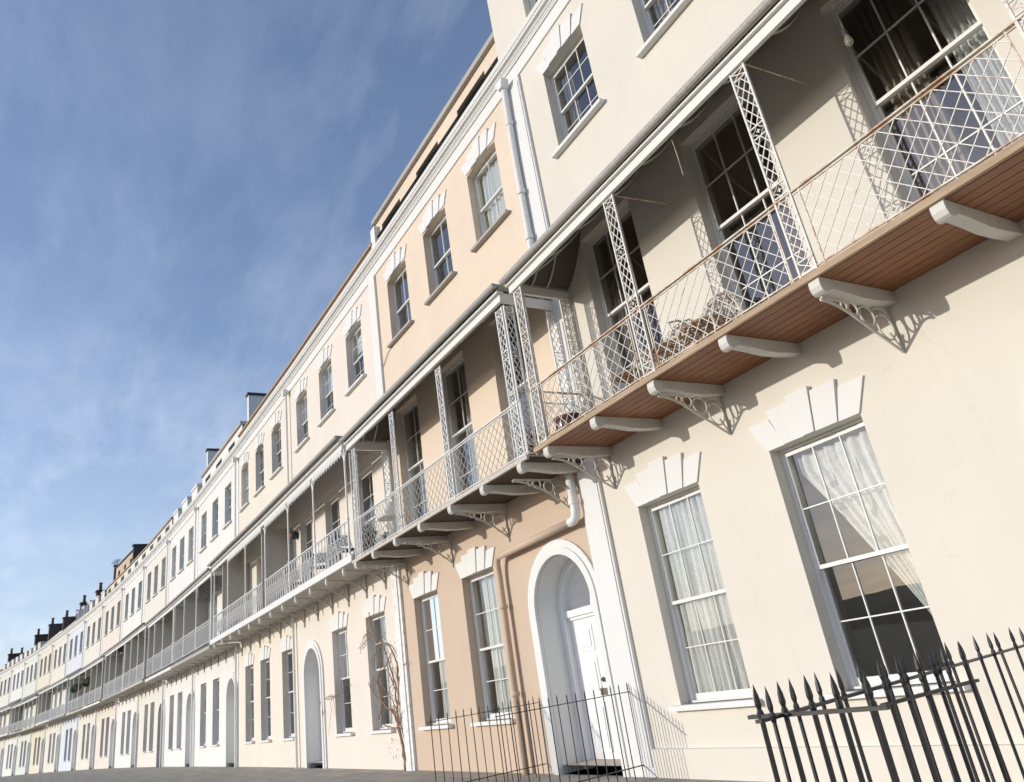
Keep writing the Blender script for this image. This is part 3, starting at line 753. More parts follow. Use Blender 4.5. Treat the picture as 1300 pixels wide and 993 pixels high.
def generic(h, tone, label, cfg):
    """cfg keys: mirror (door left of windows), cols, rise, bal, attic, posts"""
    W = WID[h]; r = house_root(h, 0, label); near = h <= 6
    up = [(-2.05, -1.05), (-4.05, -3.05), (-6.0, -5.0)] if not cfg.get('up') else cfg['up']
    k = (W-.35)/6.2
    if not cfg.get('up'): up = [((a+b)/2*k-.5, (a+b)/2*k+.5) for a, b in up]
    dr = cfg.get('door', -.85); gr = cfg.get('gr', [(-3.4, -2.4), (-5.0+.02, -4.02)])
    rise = cfg.get('rise', 0)
    ops = [(a, b, 8.31, 9.80, rise) for a, b in up]
    fops = [(a, b, 4.20, 6.25, 0) for a, b in up]
    gops = [(a, b, cfg.get('gz', 1.12), 3.22, 0) for a, b in gr]
    ops += fops+gops
    if dr is not None: ops.append(door(r, dr, 3.04, 1.22, cfg.get('doormat', 'door'), letter=near))
    put('wall', wall(-W, 0, -.2, 10.58, ops), 'st_'+tone, r)
    lint = cfg.get('lintel', .37 if h < 4 else 0)
    c = cfg.get('cols', 3); rt = cfg.get('rt', 2)
    for a, b in up: window(r, a, b, 8.31, 9.80, 'U%d' % c, c, rt, rt, 9.03, lintel=lint)
    for a, b, z0, z1, _ in fops: window(r, a, b, z0, z1, 'Fg', 2, 2, 2, 5.2, lintel=0, sill=False)
    for a, b, z0, z1, _ in gops: window(r, a, b, z0, z1, 'Gg', 2, 2, 2, 2.2, lintel=lint)
    rooms(r, -W+.02, -.02); shell(r, -W, 0, 11.0); cornice(r, -W, 0)
    pm = MB(); hopper(pm, -.12, -.10, 10.36); pm.tube([(-.12, -.10, 10.22), (-.12, -.10, 6.6)], .035, 10)
    if cfg.get('pipe', True): put('drainpipe', pm, 'pipe', r); put('drainpipe', MB().tube([(-.12, -.08, 4.0), (-.12, -.08, FLOOR)], .035, 10), 'pipe', r)
    at = cfg.get('attic', 'low')
    if at == 'low': put('coping', MB().box(-W, 0, .0, .5, 10.79, 11.10).box(-W, 0, -.05, .5, 11.10, 11.17), 'coping', r)
    elif at == 'wall':
        sl = [(a, b, 10.9, 11.38, 0) for a, b in up]
        put('attic_wall', wall(-W, -.01, 10.78, 11.62, sl, .35, .12), 'st_'+tone, r)
        for a, b, c_, d_, _ in sl: put('attic_window', MB().box(a, b, .35, .38, c_, d_), 'slate', r)
        put('coping', MB().box(-W, 0, .04, .5, 11.62, 11.74), 'coping_grey', r)
    elif at == 'slots':
        sl = [(-W+W*(i+.2)/3, -W+W*(i+.68)/3, 11.02, 11.3, 0) for i in range(3)]
        put('attic_wall', wall(-W, -.01, 10.78, 11.42, sl, .3, .05), 'st_'+tone, r)
        put('attic_window', MB().box(-W+.1, -.1, .33, .36, 10.95, 11.38), 'slate', r)
        put('coping', MB().box(-W, 0, -.02, .3, 11.42, 11.50), 'coping', r)
    elif at == 'blocks':
        for i in range(3):
            a = -W+W*(i+.22)/3; b = a+1.15
            put('dormer', MB().box(a, b, .02, .8, 10.86, 11.42).box(a-.05, b+.05, -.02, .85, 11.42, 11.52), 'st_'+tone, r)
        put('coping', MB().box(-W, 0, .0, .5, 10.86, 10.97), 'coping', r)
    elif at == 'dormers':
        for i in range(3):
            a = -W+W*(i+.25)/3; b = a+1.0
            put('dormer', MB().box(a, b, .25, 1.3, 10.9, 11.85).box(a-.05, b+.05, .2, 1.35, 11.85, 11.93), 'st_'+tone, r)
            put('attic_window', MB().box(a+.15, b-.15, .235, .252, 11.05, 11.75), 'slate', r)
        put('coping', MB().box(-W, 0, .0, .4, 10.86, 11.02), 'coping', r)
    elif at == 'mansard':
        m = MB().prism_x([(.1, 10.86), (.12, 11.1), (1.3, 12.15), (3, 12.2), (3, 10.86)], -W, 0); put('mansard_roof', m, M['st_yellow'], r)
        put('coping', MB().box(-W, 0, .0, .3, 10.86, 11.0), 'coping', r)
    return r, W, up

def party(root, x, z1, y0, y1, t=.2, cap='slate', mat='st_white'):
    p = put('party_wall', MB().box(x-t/2, x+t/2, y0, y1, 10.9, z1), mat, root)
    put('wall_cap', MB().box(x-t/2-.05, x+t/2+.05, y0-.05, y1+.05, z1, z1+.09), cap, p)
def chimney(root, x, z1, y0=.9, y1=2.6, t=.5, pots=3):
    p = put('chimney', MB().box(x-t/2, x+t/2, y0, y1, 10.9, z1).box(x-t/2-.06, x+t/2+.06, y0-.06, y1+.06, z1-.12, z1), 'brick_dark', root)
    for i in range(pots):
        y = y0+.25+(y1-y0-.5)*i/max(1, pots-1)
        put('chimney_pot', MB().lathe([(.13, 0), (.12, .1), (.10, .45), (.13, .5), (.13, .58), (.09, .58), (.09, .4)], (x, y, z1), 12), 'pot', p, smooth=True)

# C and D share one long ornate balcony; each owns the stretch in front of it
rC, WC, upC = generic(2, 'blush', 'pale peach house with a climbing vine and frilled balcony canopy, left of the peach one',
    dict(up=[(-2.12, -1.07), (-4.25, -3.22), (-6.36, -5.33)], door=-5.68, gr=[(-2.0, -.95), (-4.17, -3.14)], rise=.075, cols=3, rt=2, pipe=False))
put('pilaster', MB().box(-.36, -.004, -.05, .005, 4.1, 10.29), 'trim', rC, bevel=.003)
put('pilaster', MB().box(-.38, -.004, -.05, .005, FLOOR, 3.98).box(-.30, -.1, -.07, -.051, FLOOR, 3.9), 'trim_old', rC)
party(rC, -6.7, 11.35, .2, .9, .3, 'coping')
def valance_mb(x0, x1, y, z):
    mb = MB(); n = int((x1-x0)/.085)
    mb.box(x0, x1, y-.012, y+.012, z-.05, z)
    for i in range(n):
        a = x0+(x1-x0)*i/n; b = x0+(x1-x0)*(i+1)/n; d = .11 if i % 2 else .075
        mb.prism_y([(a+.004, z-.045), (b-.004, z-.045), ((a+b)/2, z-.045-d)], y-.005, y+.005)
    return mb
def arm_mb(x, y, z, s):
    return MB().tube([(x, y, z-.30), (x+s*.05, y, z-.16), (x+s*.16, y, z-.05), (x+s*.28, y, z-.03)], .012, 5)
dC = slab_balcony(rC, -WC, -.13, [-.32, -2.42, -4.42, -6.6], 'scroll', [-.75, -1.8, -2.9, -4.0, -5.1, -6.2])
cC = canopy(rC, -WC, -.30, ye=-1.0, ze=6.56, zw=7.15, hipR=.3, fascia=(6.30, 6.42), yf=-.88, lining='canopy_pale', gut='gutter', ends='R')
for a, b in ((-2.40, -.34), (-4.40, -2.44), (-6.58, -4.44)): put('valance', valance_mb(a+.05, b-.05, -.88, 6.31), 'iron_clean', cC)
for x in (-.32, -2.42, -4.42, -6.6):
    for s in (1, -1): put('spandrel', arm_mb(x, -.86, 6.31, s), 'iron_clean', cC)
rD, WD, upD = generic(3, 'pale', 'pale cream house at the far half of the frilled balcony, without a front door',
    dict(up=[(-2.10, -1.06), (-4.07, -3.05), (-6.03, -5.02)], door=None, gr=[(-1.48, -.46), (-3.74, -2.72), (-5.56, -4.55)], rise=.075, cols=3, rt=2))
dD = slab_balcony(rD, -WD+.16, -.004, [-1.85, -4.05, -6.0], 'scroll', [-.4, -1.5, -2.6, -3.7, -4.8, -5.9], part=[-.25, -5.0], ztop=6.33)
cD = canopy(rD, -WD+.1, -.0, ye=-1.0, ze=6.56, zw=7.15, hipL=.3, fascia=(6.30, 6.42), yf=-.88, lining='canopy_pale', ends='L')
put('valance', valance_mb(-4.0, -.05, -.88, 6.31), 'iron_clean', cD)
party(rD, -WD+.1, 12.70, .3, 1.25, .22)

cfgs = {
 4: ('white', 'white house with a slotted attic between two tall lead-capped party walls', dict(attic='wall', gr=[(-3.77, -2.77), (-5.85, -4.85)], door=-.89)),
 5: ('white', 'white house topped by three small square blocks, left of the one with party walls', dict(attic='blocks', gr=[(-3.36, -2.38), (-5.1, -4.15)], door=-.70)),
 6: ('ivory', 'white house with the brown arched front door', dict(attic='slots', door=-.55, doormat='brown_door')),
 7: ('white', 'white house whose left end meets the big dark slate party wall', dict(attic='slots')),
 8: ('blush', 'peach tinted house carrying the tan rooftop storey with the aerial', dict(attic='slots')),
 9: ('ivory', 'ivory house with low square roof blocks, left of the one with the aerial', dict(attic='blocks')),
 10: ('blue', 'bluish white house with three dormers between dark chimney stacks, far along the row', dict(attic='dormers')),
 11: ('ivory', 'cream house with a pale sloping roof, left of the bluish white one', dict(attic='mansard')),
 12: ('yellow', 'pale yellow house with a pale sloping roof and long dark chimney at its left end', dict(attic='mansard')),
 13: ('green', 'pale greenish house left of the yellow one, two chimney pots against the sky', dict(attic='blocks')),
 14: ('white', 'distant white house with toothed parapet, third from the left end of the row', dict(attic='blocks')),
 15: ('ivory', 'distant ivory house with toothed parapet, second from the left end of the row', dict(attic='blocks')),
 16: ('pale', 'last house of the terrace at the left edge, pale and tiny', dict(attic='low')),
}
ROOTS = {}
for h, (tone, label, cfg) in cfgs.items():
    cfg = dict(cols=3, rt=2, **cfg) if h < 7 else dict(cols=2, rt=1, **cfg)
    r, W, up = generic(h, tone, label, cfg); ROOTS[h] = r
    x1 = -.06 if h == 4 else (-.02 if h % 2 else -.42); xl = -W+(.40 if h % 2 else .06)
    posts = [x1-.04, -W*.36, -W*.68, xl+.06]
    ribs = [-W*(i+.5)/6 for i in range(6)]
    zt = (6.34, 6.44, 6.28, 6.40)[h//2 % 4]
    dk = slab_balcony(r, xl, x1, posts, 'bars', ribs, drops=False, ztop=zt, part=[-W*.70, xl+.04] if h in (4, 5, 6, 8) else ([xl+.04] if h % 2 else []), zd=(4.00, 4.07, 3.97, 4.04)[h//2 % 4], th=.09, edge=('gutter', 'white', 'edge_grey')[(h+2) % 3])
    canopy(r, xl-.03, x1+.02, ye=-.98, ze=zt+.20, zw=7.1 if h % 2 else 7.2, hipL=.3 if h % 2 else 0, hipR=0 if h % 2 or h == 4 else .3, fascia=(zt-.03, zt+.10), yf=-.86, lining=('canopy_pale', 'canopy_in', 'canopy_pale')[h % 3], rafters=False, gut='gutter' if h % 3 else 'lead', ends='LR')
party(ROOTS[4], -WID[4]+.0, 12.85, .3, .75, .22)
party(ROOTS[7], -WID[7]+.0, 12.9, .35, 3.4, .30, 'slate', 'slate')
put('roof_storey', wall(-WID[8]+.2, -.2, 11.45, 12.75, [(-5.6, -4.9, 11.7, 12.4, 0), (-3.6, -2.9, 11.7, 12.4, 0), (-1.7, -1.0, 11.7, 12.4, 0)], .2, .5), 'st_tan', ROOTS[8])
put('roof_block', MB().box(-WID[8]+.2, -.2, .7, 3.2, 10.9, 12.74), 'slate', ROOTS[8]); put('coping', MB().box(-WID[8]+.1, -.1, .42, .8, 12.75, 12.83), 'slate', ROOTS[8])
party(ROOTS[8], -WID[8]+.05, 12.95, .4, 2.4, .30, 'slate', 'slate')
for h, z1, y0, y1, t, n in ((9, 12.5, .5, 2.0, .45, 2), (10, 12.75, .6, 2.2, .45, 2), (11, 12.6, .5, 2.6, .45, 3), (12, 12.95, .5, 3.4, .45, 3), (13, 12.9, .5, 3.0, .45, 3), (15, 12.7, .5, 2.0, .45, 2)):
    chimney(ROOTS[h], -WID[h]+.0, z1, y0, y1, t, n)
# television aerial on the tan roof block
O, a = frame(7)
def world(h, x, d): 
    O, a = frame(h); return (O[0]+x*cos(a)-d*sin(a), O[1]+x*sin(a)+d*cos(a))
am = MB().tube([(0, 0, 0), (0, 0, .42)], .02, 6).tube([(-1.5, 0, .36), (.3, 0, .36)], .016, 5)
for i in range(7): am.tube([(-1.4+i*.24, -.22, .36), (-1.4+i*.24, .22, .36)], .010, 4)
wx, wy = world(8, -WID[8]+.05, .6); tag(put('television_aerial', am, 'lead', None, (wx, wy, 13.04), frame(8)[1]), 'thin rooftop aerial against the sky above the tan roof block', 'aerial')

# ------------------------------------------------------------------ curtains
curtain(0, .62, 1.53, 1.16, 3.12, .23, 'white lace curtain drawn straight across the narrower ground floor window beside the white pilaster', 'lace', 10, .035)
le = lambda t: 2.66+(0 if t < .08 else min(.80, (t-.08)*1.12) if t < .78 else .80)
curtain(0, 2.66, 3.55, 1.16, 3.10, .25, 'white lace curtain swept aside in the large ground floor window behind the spiked railings', 'lace', 7, .03, leftf=le, rightf=lambda t: 3.55)
curtain(0, 3.30, 3.55, 4.1, 6.72, .30, 'buff curtain hanging at the right of the middle french window of the nearest house', 'drape', 4, .03)
curtain(0, 4.66, 5.02, 4.1, 6.72, .30, 'pale curtain at the left side of the big french window, upper right', 'drape', 5, .03)
curtain(0, 5.24, 5.55, 4.1, 6.72, .30, 'sheer curtain hanging at the right of the big french window, upper right', 'lace', 5, .03)
curtain(0, .62, .95, 4.1, 6.72, .30, 'buff curtain in the french window behind the ornate iron chairs', 'drape', 4, .03)
curtain(0, .60, .85, 8.35, 9.7, .28, 'narrow grey curtain in the upper window nearest the white rainwater hopper', 'drape', 3, .02)
curtain(0, 2.58, 2.86, 8.35, 9.7, .28, 'narrow grey curtain in the cut off upper window at the top edge of the picture', 'drape', 3, .02)
curtain(1, -1.96, -1.05, 8.35, 9.75, .25, 'white curtains filling the upper peach house window beside the rainwater pipe', 'linen', 6, .02)
for i, (a, b) in enumerate(((-3.40, -2.98), (-5.3, -4.88))):
    curtain(1, a, b, 8.35, 9.75, .28, ['pale curtain in the middle upper window of the peach house', 'pale curtain in the left upper window of the peach house'][i], 'linen', 3, .02)
curtain(1, -3.80, -2.96, 1.16, 3.15, .25, 'white curtain in the ground floor window beside the tan drainpipe', 'linen', 6, .015)
curtain(1, -5.70, -5.06, 1.16, 3.15, .25, 'white curtain in the left ground floor window of the tan wall', 'linen', 5, .015)
for i, (a, b) in enumerate(((-1.75, -1.1), (-3.75, -3.1), (-5.7, -5.05))):
    curtain(1, a, b, 4.1, 6.75, .34, ['sheer curtain in the french window beside the corner of the two balconies', 'sheer curtain in the middle french window of the peach house', 'sheer curtain in the left french window of the peach house'][i], 'lace', 5, .03)
curtain(2, -1.75, -1.0, 1.16, 3.15, .25, 'cream curtain in the ground floor window beside the climbing vine', 'linen', 5, .02)

# ------------------------------------------------------------------ balcony furniture
def iron_chair(x, y, rz, s, label, group, wide=1.):
    h = 0; O, a = frame(0)
    r = bpy.data.objects.new('garden_chair', None); COL.objects.link(r); wx, wy = world(0, x, y)
    r.location = (wx*S, wy*S, 4.062*S); r.rotation_euler = (0, 0, rz); tag(r, label, 'chair', group)
    w = .20*wide*s; sh = .34*s; H = .70*s
    b = MB()
    # shell back : nested arches joined by fan rods, leaning back
    def bp(ang, rr): return (w*rr*cos(ang), .17*s+.10*s*(1-sin(ang)*.0)+.06*s*sin(ang)*rr, sh+(H-sh)*rr*sin(ang))
    for rr, t in ((1., .016), (.72, .012), (.40, .010)):
        b.tube([bp(pi*i/18, rr) for i in range(19)], t*s, 6)
    for i in range(1, 12):
        an = pi*i/12; b.tube([bp(an, .12), bp(an+.05, .4), bp(an-.03, .72), bp(an, 1.)], .008*s, 5)
    for i in range(18):
        an = pi*(i+.5)/18; c = Vector(bp(an, 1.03)); b.ring(c, .024*s*max(1, wide*.8), .007*s, 'y', 8)
        c = Vector(bp(an, .85)); b.ring(c, .018*s, .0045*s, 'y', 8)
    put('backrest', b, 'iron_old', r, smooth=True)
    m = MB(); n = 20
    rim = [(w*cos(2*pi*i/n), .24*s*sin(2*pi*i/n)*.8, sh) for i in range(n+1)]; m.tube(rim, .013*s, 6)
    for k in range(4):
        rr = .2+.2*k; m.tube([(w*rr*cos(2*pi*i/n), .19*s*rr*sin(2*pi*i/n), sh) for i in range(n+1)], .008*s, 4)
    for i in range(14):
        an = 2*pi*i/14; m.tube([(.15*w*cos(an), .15*.19*s*sin(an), sh), (w*cos(an+.25), .19*s*sin(an+.25), sh)], .007*s, 4)
    put('seat', m, 'rattan', r)
    for sx in (-1, 1):
        ar = MB(); ar.tube([(sx*w*.98, .20*s, sh+.16*s), (sx*w*1.15, .02*s, sh+.20*s), (sx*w*1.15, -.12*s, sh+.15*s), (sx*w*.95, -.15*s, sh)], .011*s, 6)
        put('armrest', ar, 'iron', r, smooth=True)
        for sy in (-1, 1):
            l = MB(); l.tube([(sx*w*.8, sy*.13*s, sh), (sx*w*.95, sy*.17*s, sh*.7), (sx*w*.75, sy*.14*s, sh*.3), (sx*w*.98, sy*.19*s, .015)], [.013*s, .011*s, .010*s, .012*s], 6)
            put('leg', l, 'iron', r, smooth=True)
    return r
iron_chair(2.60, -.42, radians(8), 1.12, 'white ornate iron chair with round shell back, rusty seat, right of the group', 'ornate iron balcony chairs', 1.15)
iron_chair(2.28, -.66, radians(4), .80, 'wide rusty-seated white iron bench in front of the round-backed iron chair', 'ornate iron balcony chairs', 1.9)
iron_chair(1.60, -.58, radians(10), .85, 'small white iron chair left of the lattice post, near the plant pot', 'ornate iron balcony chairs')

def pot_plant(h, x, y, z, s, label, bell=False, flowers=0, leaves=60, mat='terracotta', name='plant_pot'):
    O, a = frame(h); wx, wy = world(h, x, y)
    r = bpy.data.objects.new(name, None); COL.objects.link(r); r.location = (wx*S, wy*S, z*S); tag(r, label, 'plant pot')
    pr = [(0, 0), (.10, 0), (.135, .03), (.17, .12), (.185, .20), (.175, .25), (.20, .275), (.20, .30), (.165, .30), (.15, .25), (0, .24)] if bell else [(0, 0), (.08, 0), (.12, .2), (.13, .2), (.13, .23), (.10, .23), (.09, .18), (0, .18)]
    put('pot', MB().lathe([(p*s, q*s) for p, q in pr], (0, 0, 0), 24), mat, r, smooth=True)
    if leaves:
        m = MB(); f = MB()
        for i in range(leaves):
            an = random.uniform(0, 2*pi); e = random.uniform(.2, 1.4); R = random.uniform(.05, .20)*s
            c = Vector((R*cos(an)*sin(e), R*sin(an)*sin(e), .24*s+R*1.3*cos(e)))
            d = Vector((cos(an), sin(an), random.uniform(.1, 1))).normalized()*.06*s; t = d.cross(Vector((random.random(), random.random(), 1))).normalized()*.018*s
            m.add([c-d, c+t, c+d, c-t], [(0, 1, 2, 3)])
            if i < flowers:
                q = .022*s; c2 = c+Vector((0, 0, .08*s)); f.add([c2+Vector(v)*q for v in ((1, 0, 0), (-1, 0, 0), (0, 1, 0), (0, -1, 0), (0, 0, 1), (0, 0, -1))], [(0, 2, 4), (2, 1, 4), (1, 3, 4), (3, 0, 4), (2, 0, 5), (1, 2, 5), (3, 1, 5), (0, 3, 5)])
        put('leaves', m, 'foliage', r)
        if flowers: put('flowers', f, 'flower', r)
    return r
pot_plant(0, .36, -.58, 4.06, .92, 'brown glazed bell-shaped pot standing empty at the balcony corner', True, leaves=0)
pot_plant(1, -.42, -.62, 4.06, .9, 'pot with a dark spiky flowering plant in the gap between the two nearest balconies', False, 14, 90)
pot_plant(1, -6.02, -.45, 4.06, .8, 'dark pot with a leafy plant at the left end of the peach house balcony', False, 0, 80, 'slate')
pot_plant(2, -.30, -.5, 4.18, 1.2, 'tall leafy plant in the corner where the frilled balcony begins', False, 6, 160)
pot_plant(3, -4.3, -.6, 4.18, 1., 'potted plant with red flowers near the white post of the frilled balcony', False, 40, 70)
pot_plant(3, -5.85, -.6, 4.18, 1., 'potted red geranium at the far left end of the frilled balcony', False, 50, 70)

def folding_chair(h, x, y, z, rz, mat, label, group):
    wx, wy = world(h, x, y); r = bpy.data.objects.new('folding_chair', None); COL.objects.link(r); r.location = (wx*S, wy*S, z*S); r.rotation_euler = (0, 0, rz); tag(r, label, 'chair', group)
    put('seat', MB().box(-.19, .19, -.17, .17, .36, .385), mat, r); put('backrest', MB().box(-.19, .19, .16, .18, .50, .72), mat, r)
    for s in (-1, 1):
        put('leg', MB().tube([(s*.19, -.18, 0), (s*.19, .17, .74)], .012, 6), 'iron_clean', r); put('leg', MB().tube([(s*.175, .2, 0), (s*.175, -.15, .37)], .012, 6), 'iron_clean', r)
folding_chair(2, -1.6, -.5, 4.18, radians(100), 'blue', 'blue folding chair behind the first panel of the scrolled railing', 'folding chairs on the frilled balcony')
folding_chair(2, -3.4, -.5, 4.18, radians(70), 'blue', 'blue folding chair behind the second panel of the scrolled railing', 'folding chairs on the frilled balcony')
folding_chair(2, -5.4, -.5, 4.18, radians(90), 'orange', 'faded orange folding chair behind the third panel of the scrolled railing', 'folding chairs on the frilled balcony')

# small white round table with a globe lamp at the left end of the peach balcony
wx, wy = world(1, -5.45, -.5)
t = bpy.data.objects.new('garden_table', None); COL.objects.link(t); t.location = (wx*S, wy*S, 4.062*S); tag(t, 'small round white table at the left end of the peach house balcony', 'table')
put('table_top', MB().lathe([(0, .52), (.24, .52), (.25, .53), (.25, .55), (0, .555)], (0, 0, 0), 28), 'iron_clean', t)
for i in range(3):
    an = 2*pi*i/3; put('leg', MB().tube([(.05*cos(an), .05*sin(an), .52), (.03*cos(an), .03*sin(an), .25), (.2*cos(an), .2*sin(an), .01)], .012, 6), 'iron_clean', t)
g = put('globe_lantern', MB().lathe([(.05, 0), (.06, .02), (.11, .06), (.13, .13), (.11, .20), (.06, .25), (.02, .27), (0, .27)], (0, 0, 0), 24), 'linen', None, (wx, wy, 4.062+.556), smooth=True)
tag(g, 'round whitish globe lantern standing on the small white table', 'lantern')

# bulb on a flex under the canopy
bz = 5.9
b = bpy.data.objects.new('hanging_bulb', None); COL.objects.link(b); b.location = (4.89*S, -.45*S, bz*S); tag(b, 'bare glass bulb hanging on a thin flex in front of the big french window', 'light bulb')
gm, nt, bs, o = nodes('bulb_glass'); bs.inputs['Base Color'].default_value = (.62, .60, .45, 1); bs.inputs['Roughness'].default_value = .06; bs.inputs['Transmission Weight'].default_value = .7; M['bulb'] = gm
put('globe', MB().lathe([(0, -.05), (.018, -.045), (.03, -.026), (.033, 0), (.028, .026), (.018, .05), (.018, .075), (0, .08)], (0, 0, 0), 20), 'bulb', b, smooth=True)
put('holder', MB().lathe([(.02, .06), (.022, .07), (.022, .115), (.006, .13)], (0, 0, 0), 14), 'slate', b)
put('flex', MB().tube([(0, 0, .12), (.0, 0, .30), (-.02, 0, .62), (-.03, 0, 6.70-bz)], .004, 5), 'iron_clean', b)

# bulkhead lamp, white wall with a dark guard
wx, wy = world(2, -6.62, -.09)
l = bpy.data.objects.new('wall_lamp', None); COL.objects.link(l); l.location = (wx*S, wy*S, 6.0*S); l.rotation_euler = (0, 0, frame(2)[1]); tag(l, 'round dark-rimmed wall lamp under the frilled canopy', 'wall lamp')
put('lamp_body', MB().lathe([(0, -.09), (.07, -.09), (.11, -.05), (.12, 0), (.11, .05), (.07, .09), (0, .09)], (0, 0, 0), 20), 'slate', l, smooth=True)
q = MB().lathe([(0, .03), (.05, .02), (.07, 0)], (0, 0, 0), 16); q.v = [(x, -.09-z, y) for x, y, z in q.v]; put('lamp_glass', q, 'flower', l)

# hanging baskets on the bluish house
def basket(h, x, z, label):
    wx, wy = world(h, x, -.86); r = bpy.data.objects.new('hanging_basket', None); COL.objects.link(r); r.location = (wx*S, wy*S, z*S); tag(r, label, 'hanging basket', 'green hanging baskets')
    m = MB()
    for i in range(420):
        d = Vector((random.gauss(0, 1), random.gauss(0, 1), random.gauss(0, .9))).normalized()*random.uniform(.14, .27)
        u = Vector((random.gauss(0, 1), random.gauss(0, 1), random.gauss(0, 1))).normalized()*.06; v = u.cross(d).normalized()*.035
        m.add([d-u, d+v, d+u, d-v], [(0, 1, 2, 3)])
    put('foliage', m, 'foliage', r); put('basket', MB().lathe([(0, -.25), (.12, -.2), (.2, -.08), (.22, 0), (0, 0)], (0, 0, 0), 14), 'slate', r)
    put('chain', MB().tube([(0, 0, 0), (0, 0, .75)], .01, 4), 'slate', r)
basket(8, -4.9, 5.56, 'right of the two green hanging baskets nearer the camera'); basket(8, -6.3, 5.56, 'left of the two green hanging baskets nearer the camera')
basket(9, -2.9, 5.56, 'right of the two green hanging baskets further along the row'); basket(9, -4.2, 5.56, 'left of the two green hanging baskets further along the row')

# ------------------------------------------------------------------ climbing vine on C
def vine():
    mb = MB(); rnd = random.Random(3)
    def grow(p, d, L, r, depth):
        pts = [Vector(p)]; d = Vector(d).normalized(); n = max(3, int(L/.08))
        for i in range(n):
            d = (d+Vector((rnd.gauss(0, .22), 0, rnd.gauss(0, .14)))).normalized(); q = pts[-1]+d*L/n; q.y = -.035-rnd.random()*.03; pts.append(q)
            if depth < 3 and rnd.random() < .13: grow(q, d+Vector((rnd.choice((-1, 1))*rnd.uniform(.5, 1.3), 0, rnd.uniform(-.4, .5))), L*rnd.uniform(.25, .5), r*.55, depth+1)
        mb.tube(pts, [r*(1-.6*i/n)+.002 for i in range(n+1)], 5)
    grow((-.42, -.05, FLOOR), (0, 0, 1), 2.2, .026, 0); grow((-.42, -.05, 1.9), (.0, 0, 1), 2.0, .015, 1); grow((-.36, -.05, .6), (.05, 0, 1), 2.3, .02, 1)
    grow((-.50, -.05, 1.0), (-.6, 0, 1), 1.0, .013, 1); grow((-.44, -.05, 1.5), (-.35, 0, 1), 1.1, .012, 1); grow((-1.45, -.05, 1.2), (1, 0, .9), 1.5, .011, 1); grow((-1.5, -.05, 1.3), (.7, 0, 1.0), 1.3, .009, 1)
    grow((-5.0, -.03, 1.45), (.5, 0, 1), .45, .007, 2); grow((-4.8, -.03, 1.85), (1, 0, .0), 1.9, .006, 2)
    for i in range(60):
        x = rnd.uniform(-1.1, -.35); z = rnd.uniform(.6, 2.6); mb.tube([(x, -.04, z), (x+rnd.uniform(-.08, .08), -.06, z+rnd.uniform(-.05, .1))], .004, 4)
    O, a = frame(2); o = put('climbing_vine', mb, 'vine', None, (O[0], O[1], 0), a)
    tag(o, 'leafless brown climbing vine branching up the wall and old white pilaster', 'vine')
vine()
# thin cable running over the upper peach / cream wall
cb = MB(); pts = []
for i in range(24):
    t = i/23; pts.append((-6.35+.9*t*0+1.0*t, -.02, 8.02+.18*sin(t*3)*(1-t)+.30*t)); 
cb.tube(pts, .007, 4); O, a = frame(1); tag(put('wall_cable', cb, 'lead', None, (O[0], O[1], 0), a), 'thin cable sagging across the peach wall beneath the left upper window', 'cable')

# ------------------------------------------------------------------ black spiked railings
def spear_mb(z0, z1, r=.0060, tip=.076, thick=1.):
    r *= thick
    m = MB().tube([(0, 0, z0), (0, 0, z1-tip)], r, 6)
    m.lathe([(r, z1-tip-.010), (r*1.35, z1-tip-.002), (r*1.35, z1-tip+.006), (r*.85, z1-tip+.014), (r*1.3, z1-tip*.66), (r*1.05, z1-tip*.4), (0, z1)], (0, 0, 0), 7)
    return m
def railing(pts, zr, zt, n, label, thick=1., cat='railing', end_post=None, z0=FLOOR, group='black spiked iron railings'):
    """railing along a polyline of world points"""
    p, q = Vector(pts[0]), Vector(pts[1]); r = bpy.data.objects.new('spiked_railing', None); COL.objects.link(r)
    r.location = (p.x*S, p.y*S, z0*S); tag(r, label, cat, group); d = q-p
    me = cached(('spike', zt, thick, z0), lambda: spear_mb(0, zt-z0, thick=thick), 'black')
    for i in range(n):
        v = d*(i+.5)/n; k = link('spike', me, r, (v.x, v.y, random.uniform(-.006, .004))); k.rotation_euler = (random.uniform(-.008, .008), random.uniform(-.008, .008), random.uniform(0, 1))
    put('rail', MB().bar((0, 0, zr-z0), (d.x, d.y, zr-z0), .018*thick, .008*thick), 'black', r); put('rail', MB().bar((0, 0, .12), (d.x, d.y, .12), .022, .009), 'black', r)
    if end_post:
        for e in end_post:
            v = d*e; pm = MB().tube([(v.x, v.y, 0), (v.x, v.y, zt-z0-.07)], .012*thick, 8).lathe([(.012, zt-z0-.08), (.018, zt-z0-.06), (.012, zt-z0-.03), (0, zt-z0+.005)], (v.x, v.y, 0), 8)
            put('end_post', pm, 'black', r)
    return r
railing([(5.66, -4.10), (4.90, -.02)], 1.42, 1.50, 32, 'black spiked railing running back to the wall at the lower right corner')
railing([(5.60, -3.54), (5.58, -3.02)], 1.38, 1.505, 6, 'thicker black railing nearest the camera, crossing in front of the window sill', 1.1)
railing([(5.535, -4.0), (5.93, -3.96)], 1.42, 1.505, 5, 'short row of thick black spikes below the wall between the two ground floor windows', 1.15)
railing([(-.13, -1.8), (-.18, -.02)], 1.30, 1.405, 15, 'black spiked railing in front of the arched white door of the tan wall')
railing([world(1, -2.28, -1.6), world(1, -2.2, -.02)], 1.29, 1.385, 14, 'black spiked railing beside the tan drainpipe, left of the arched door')

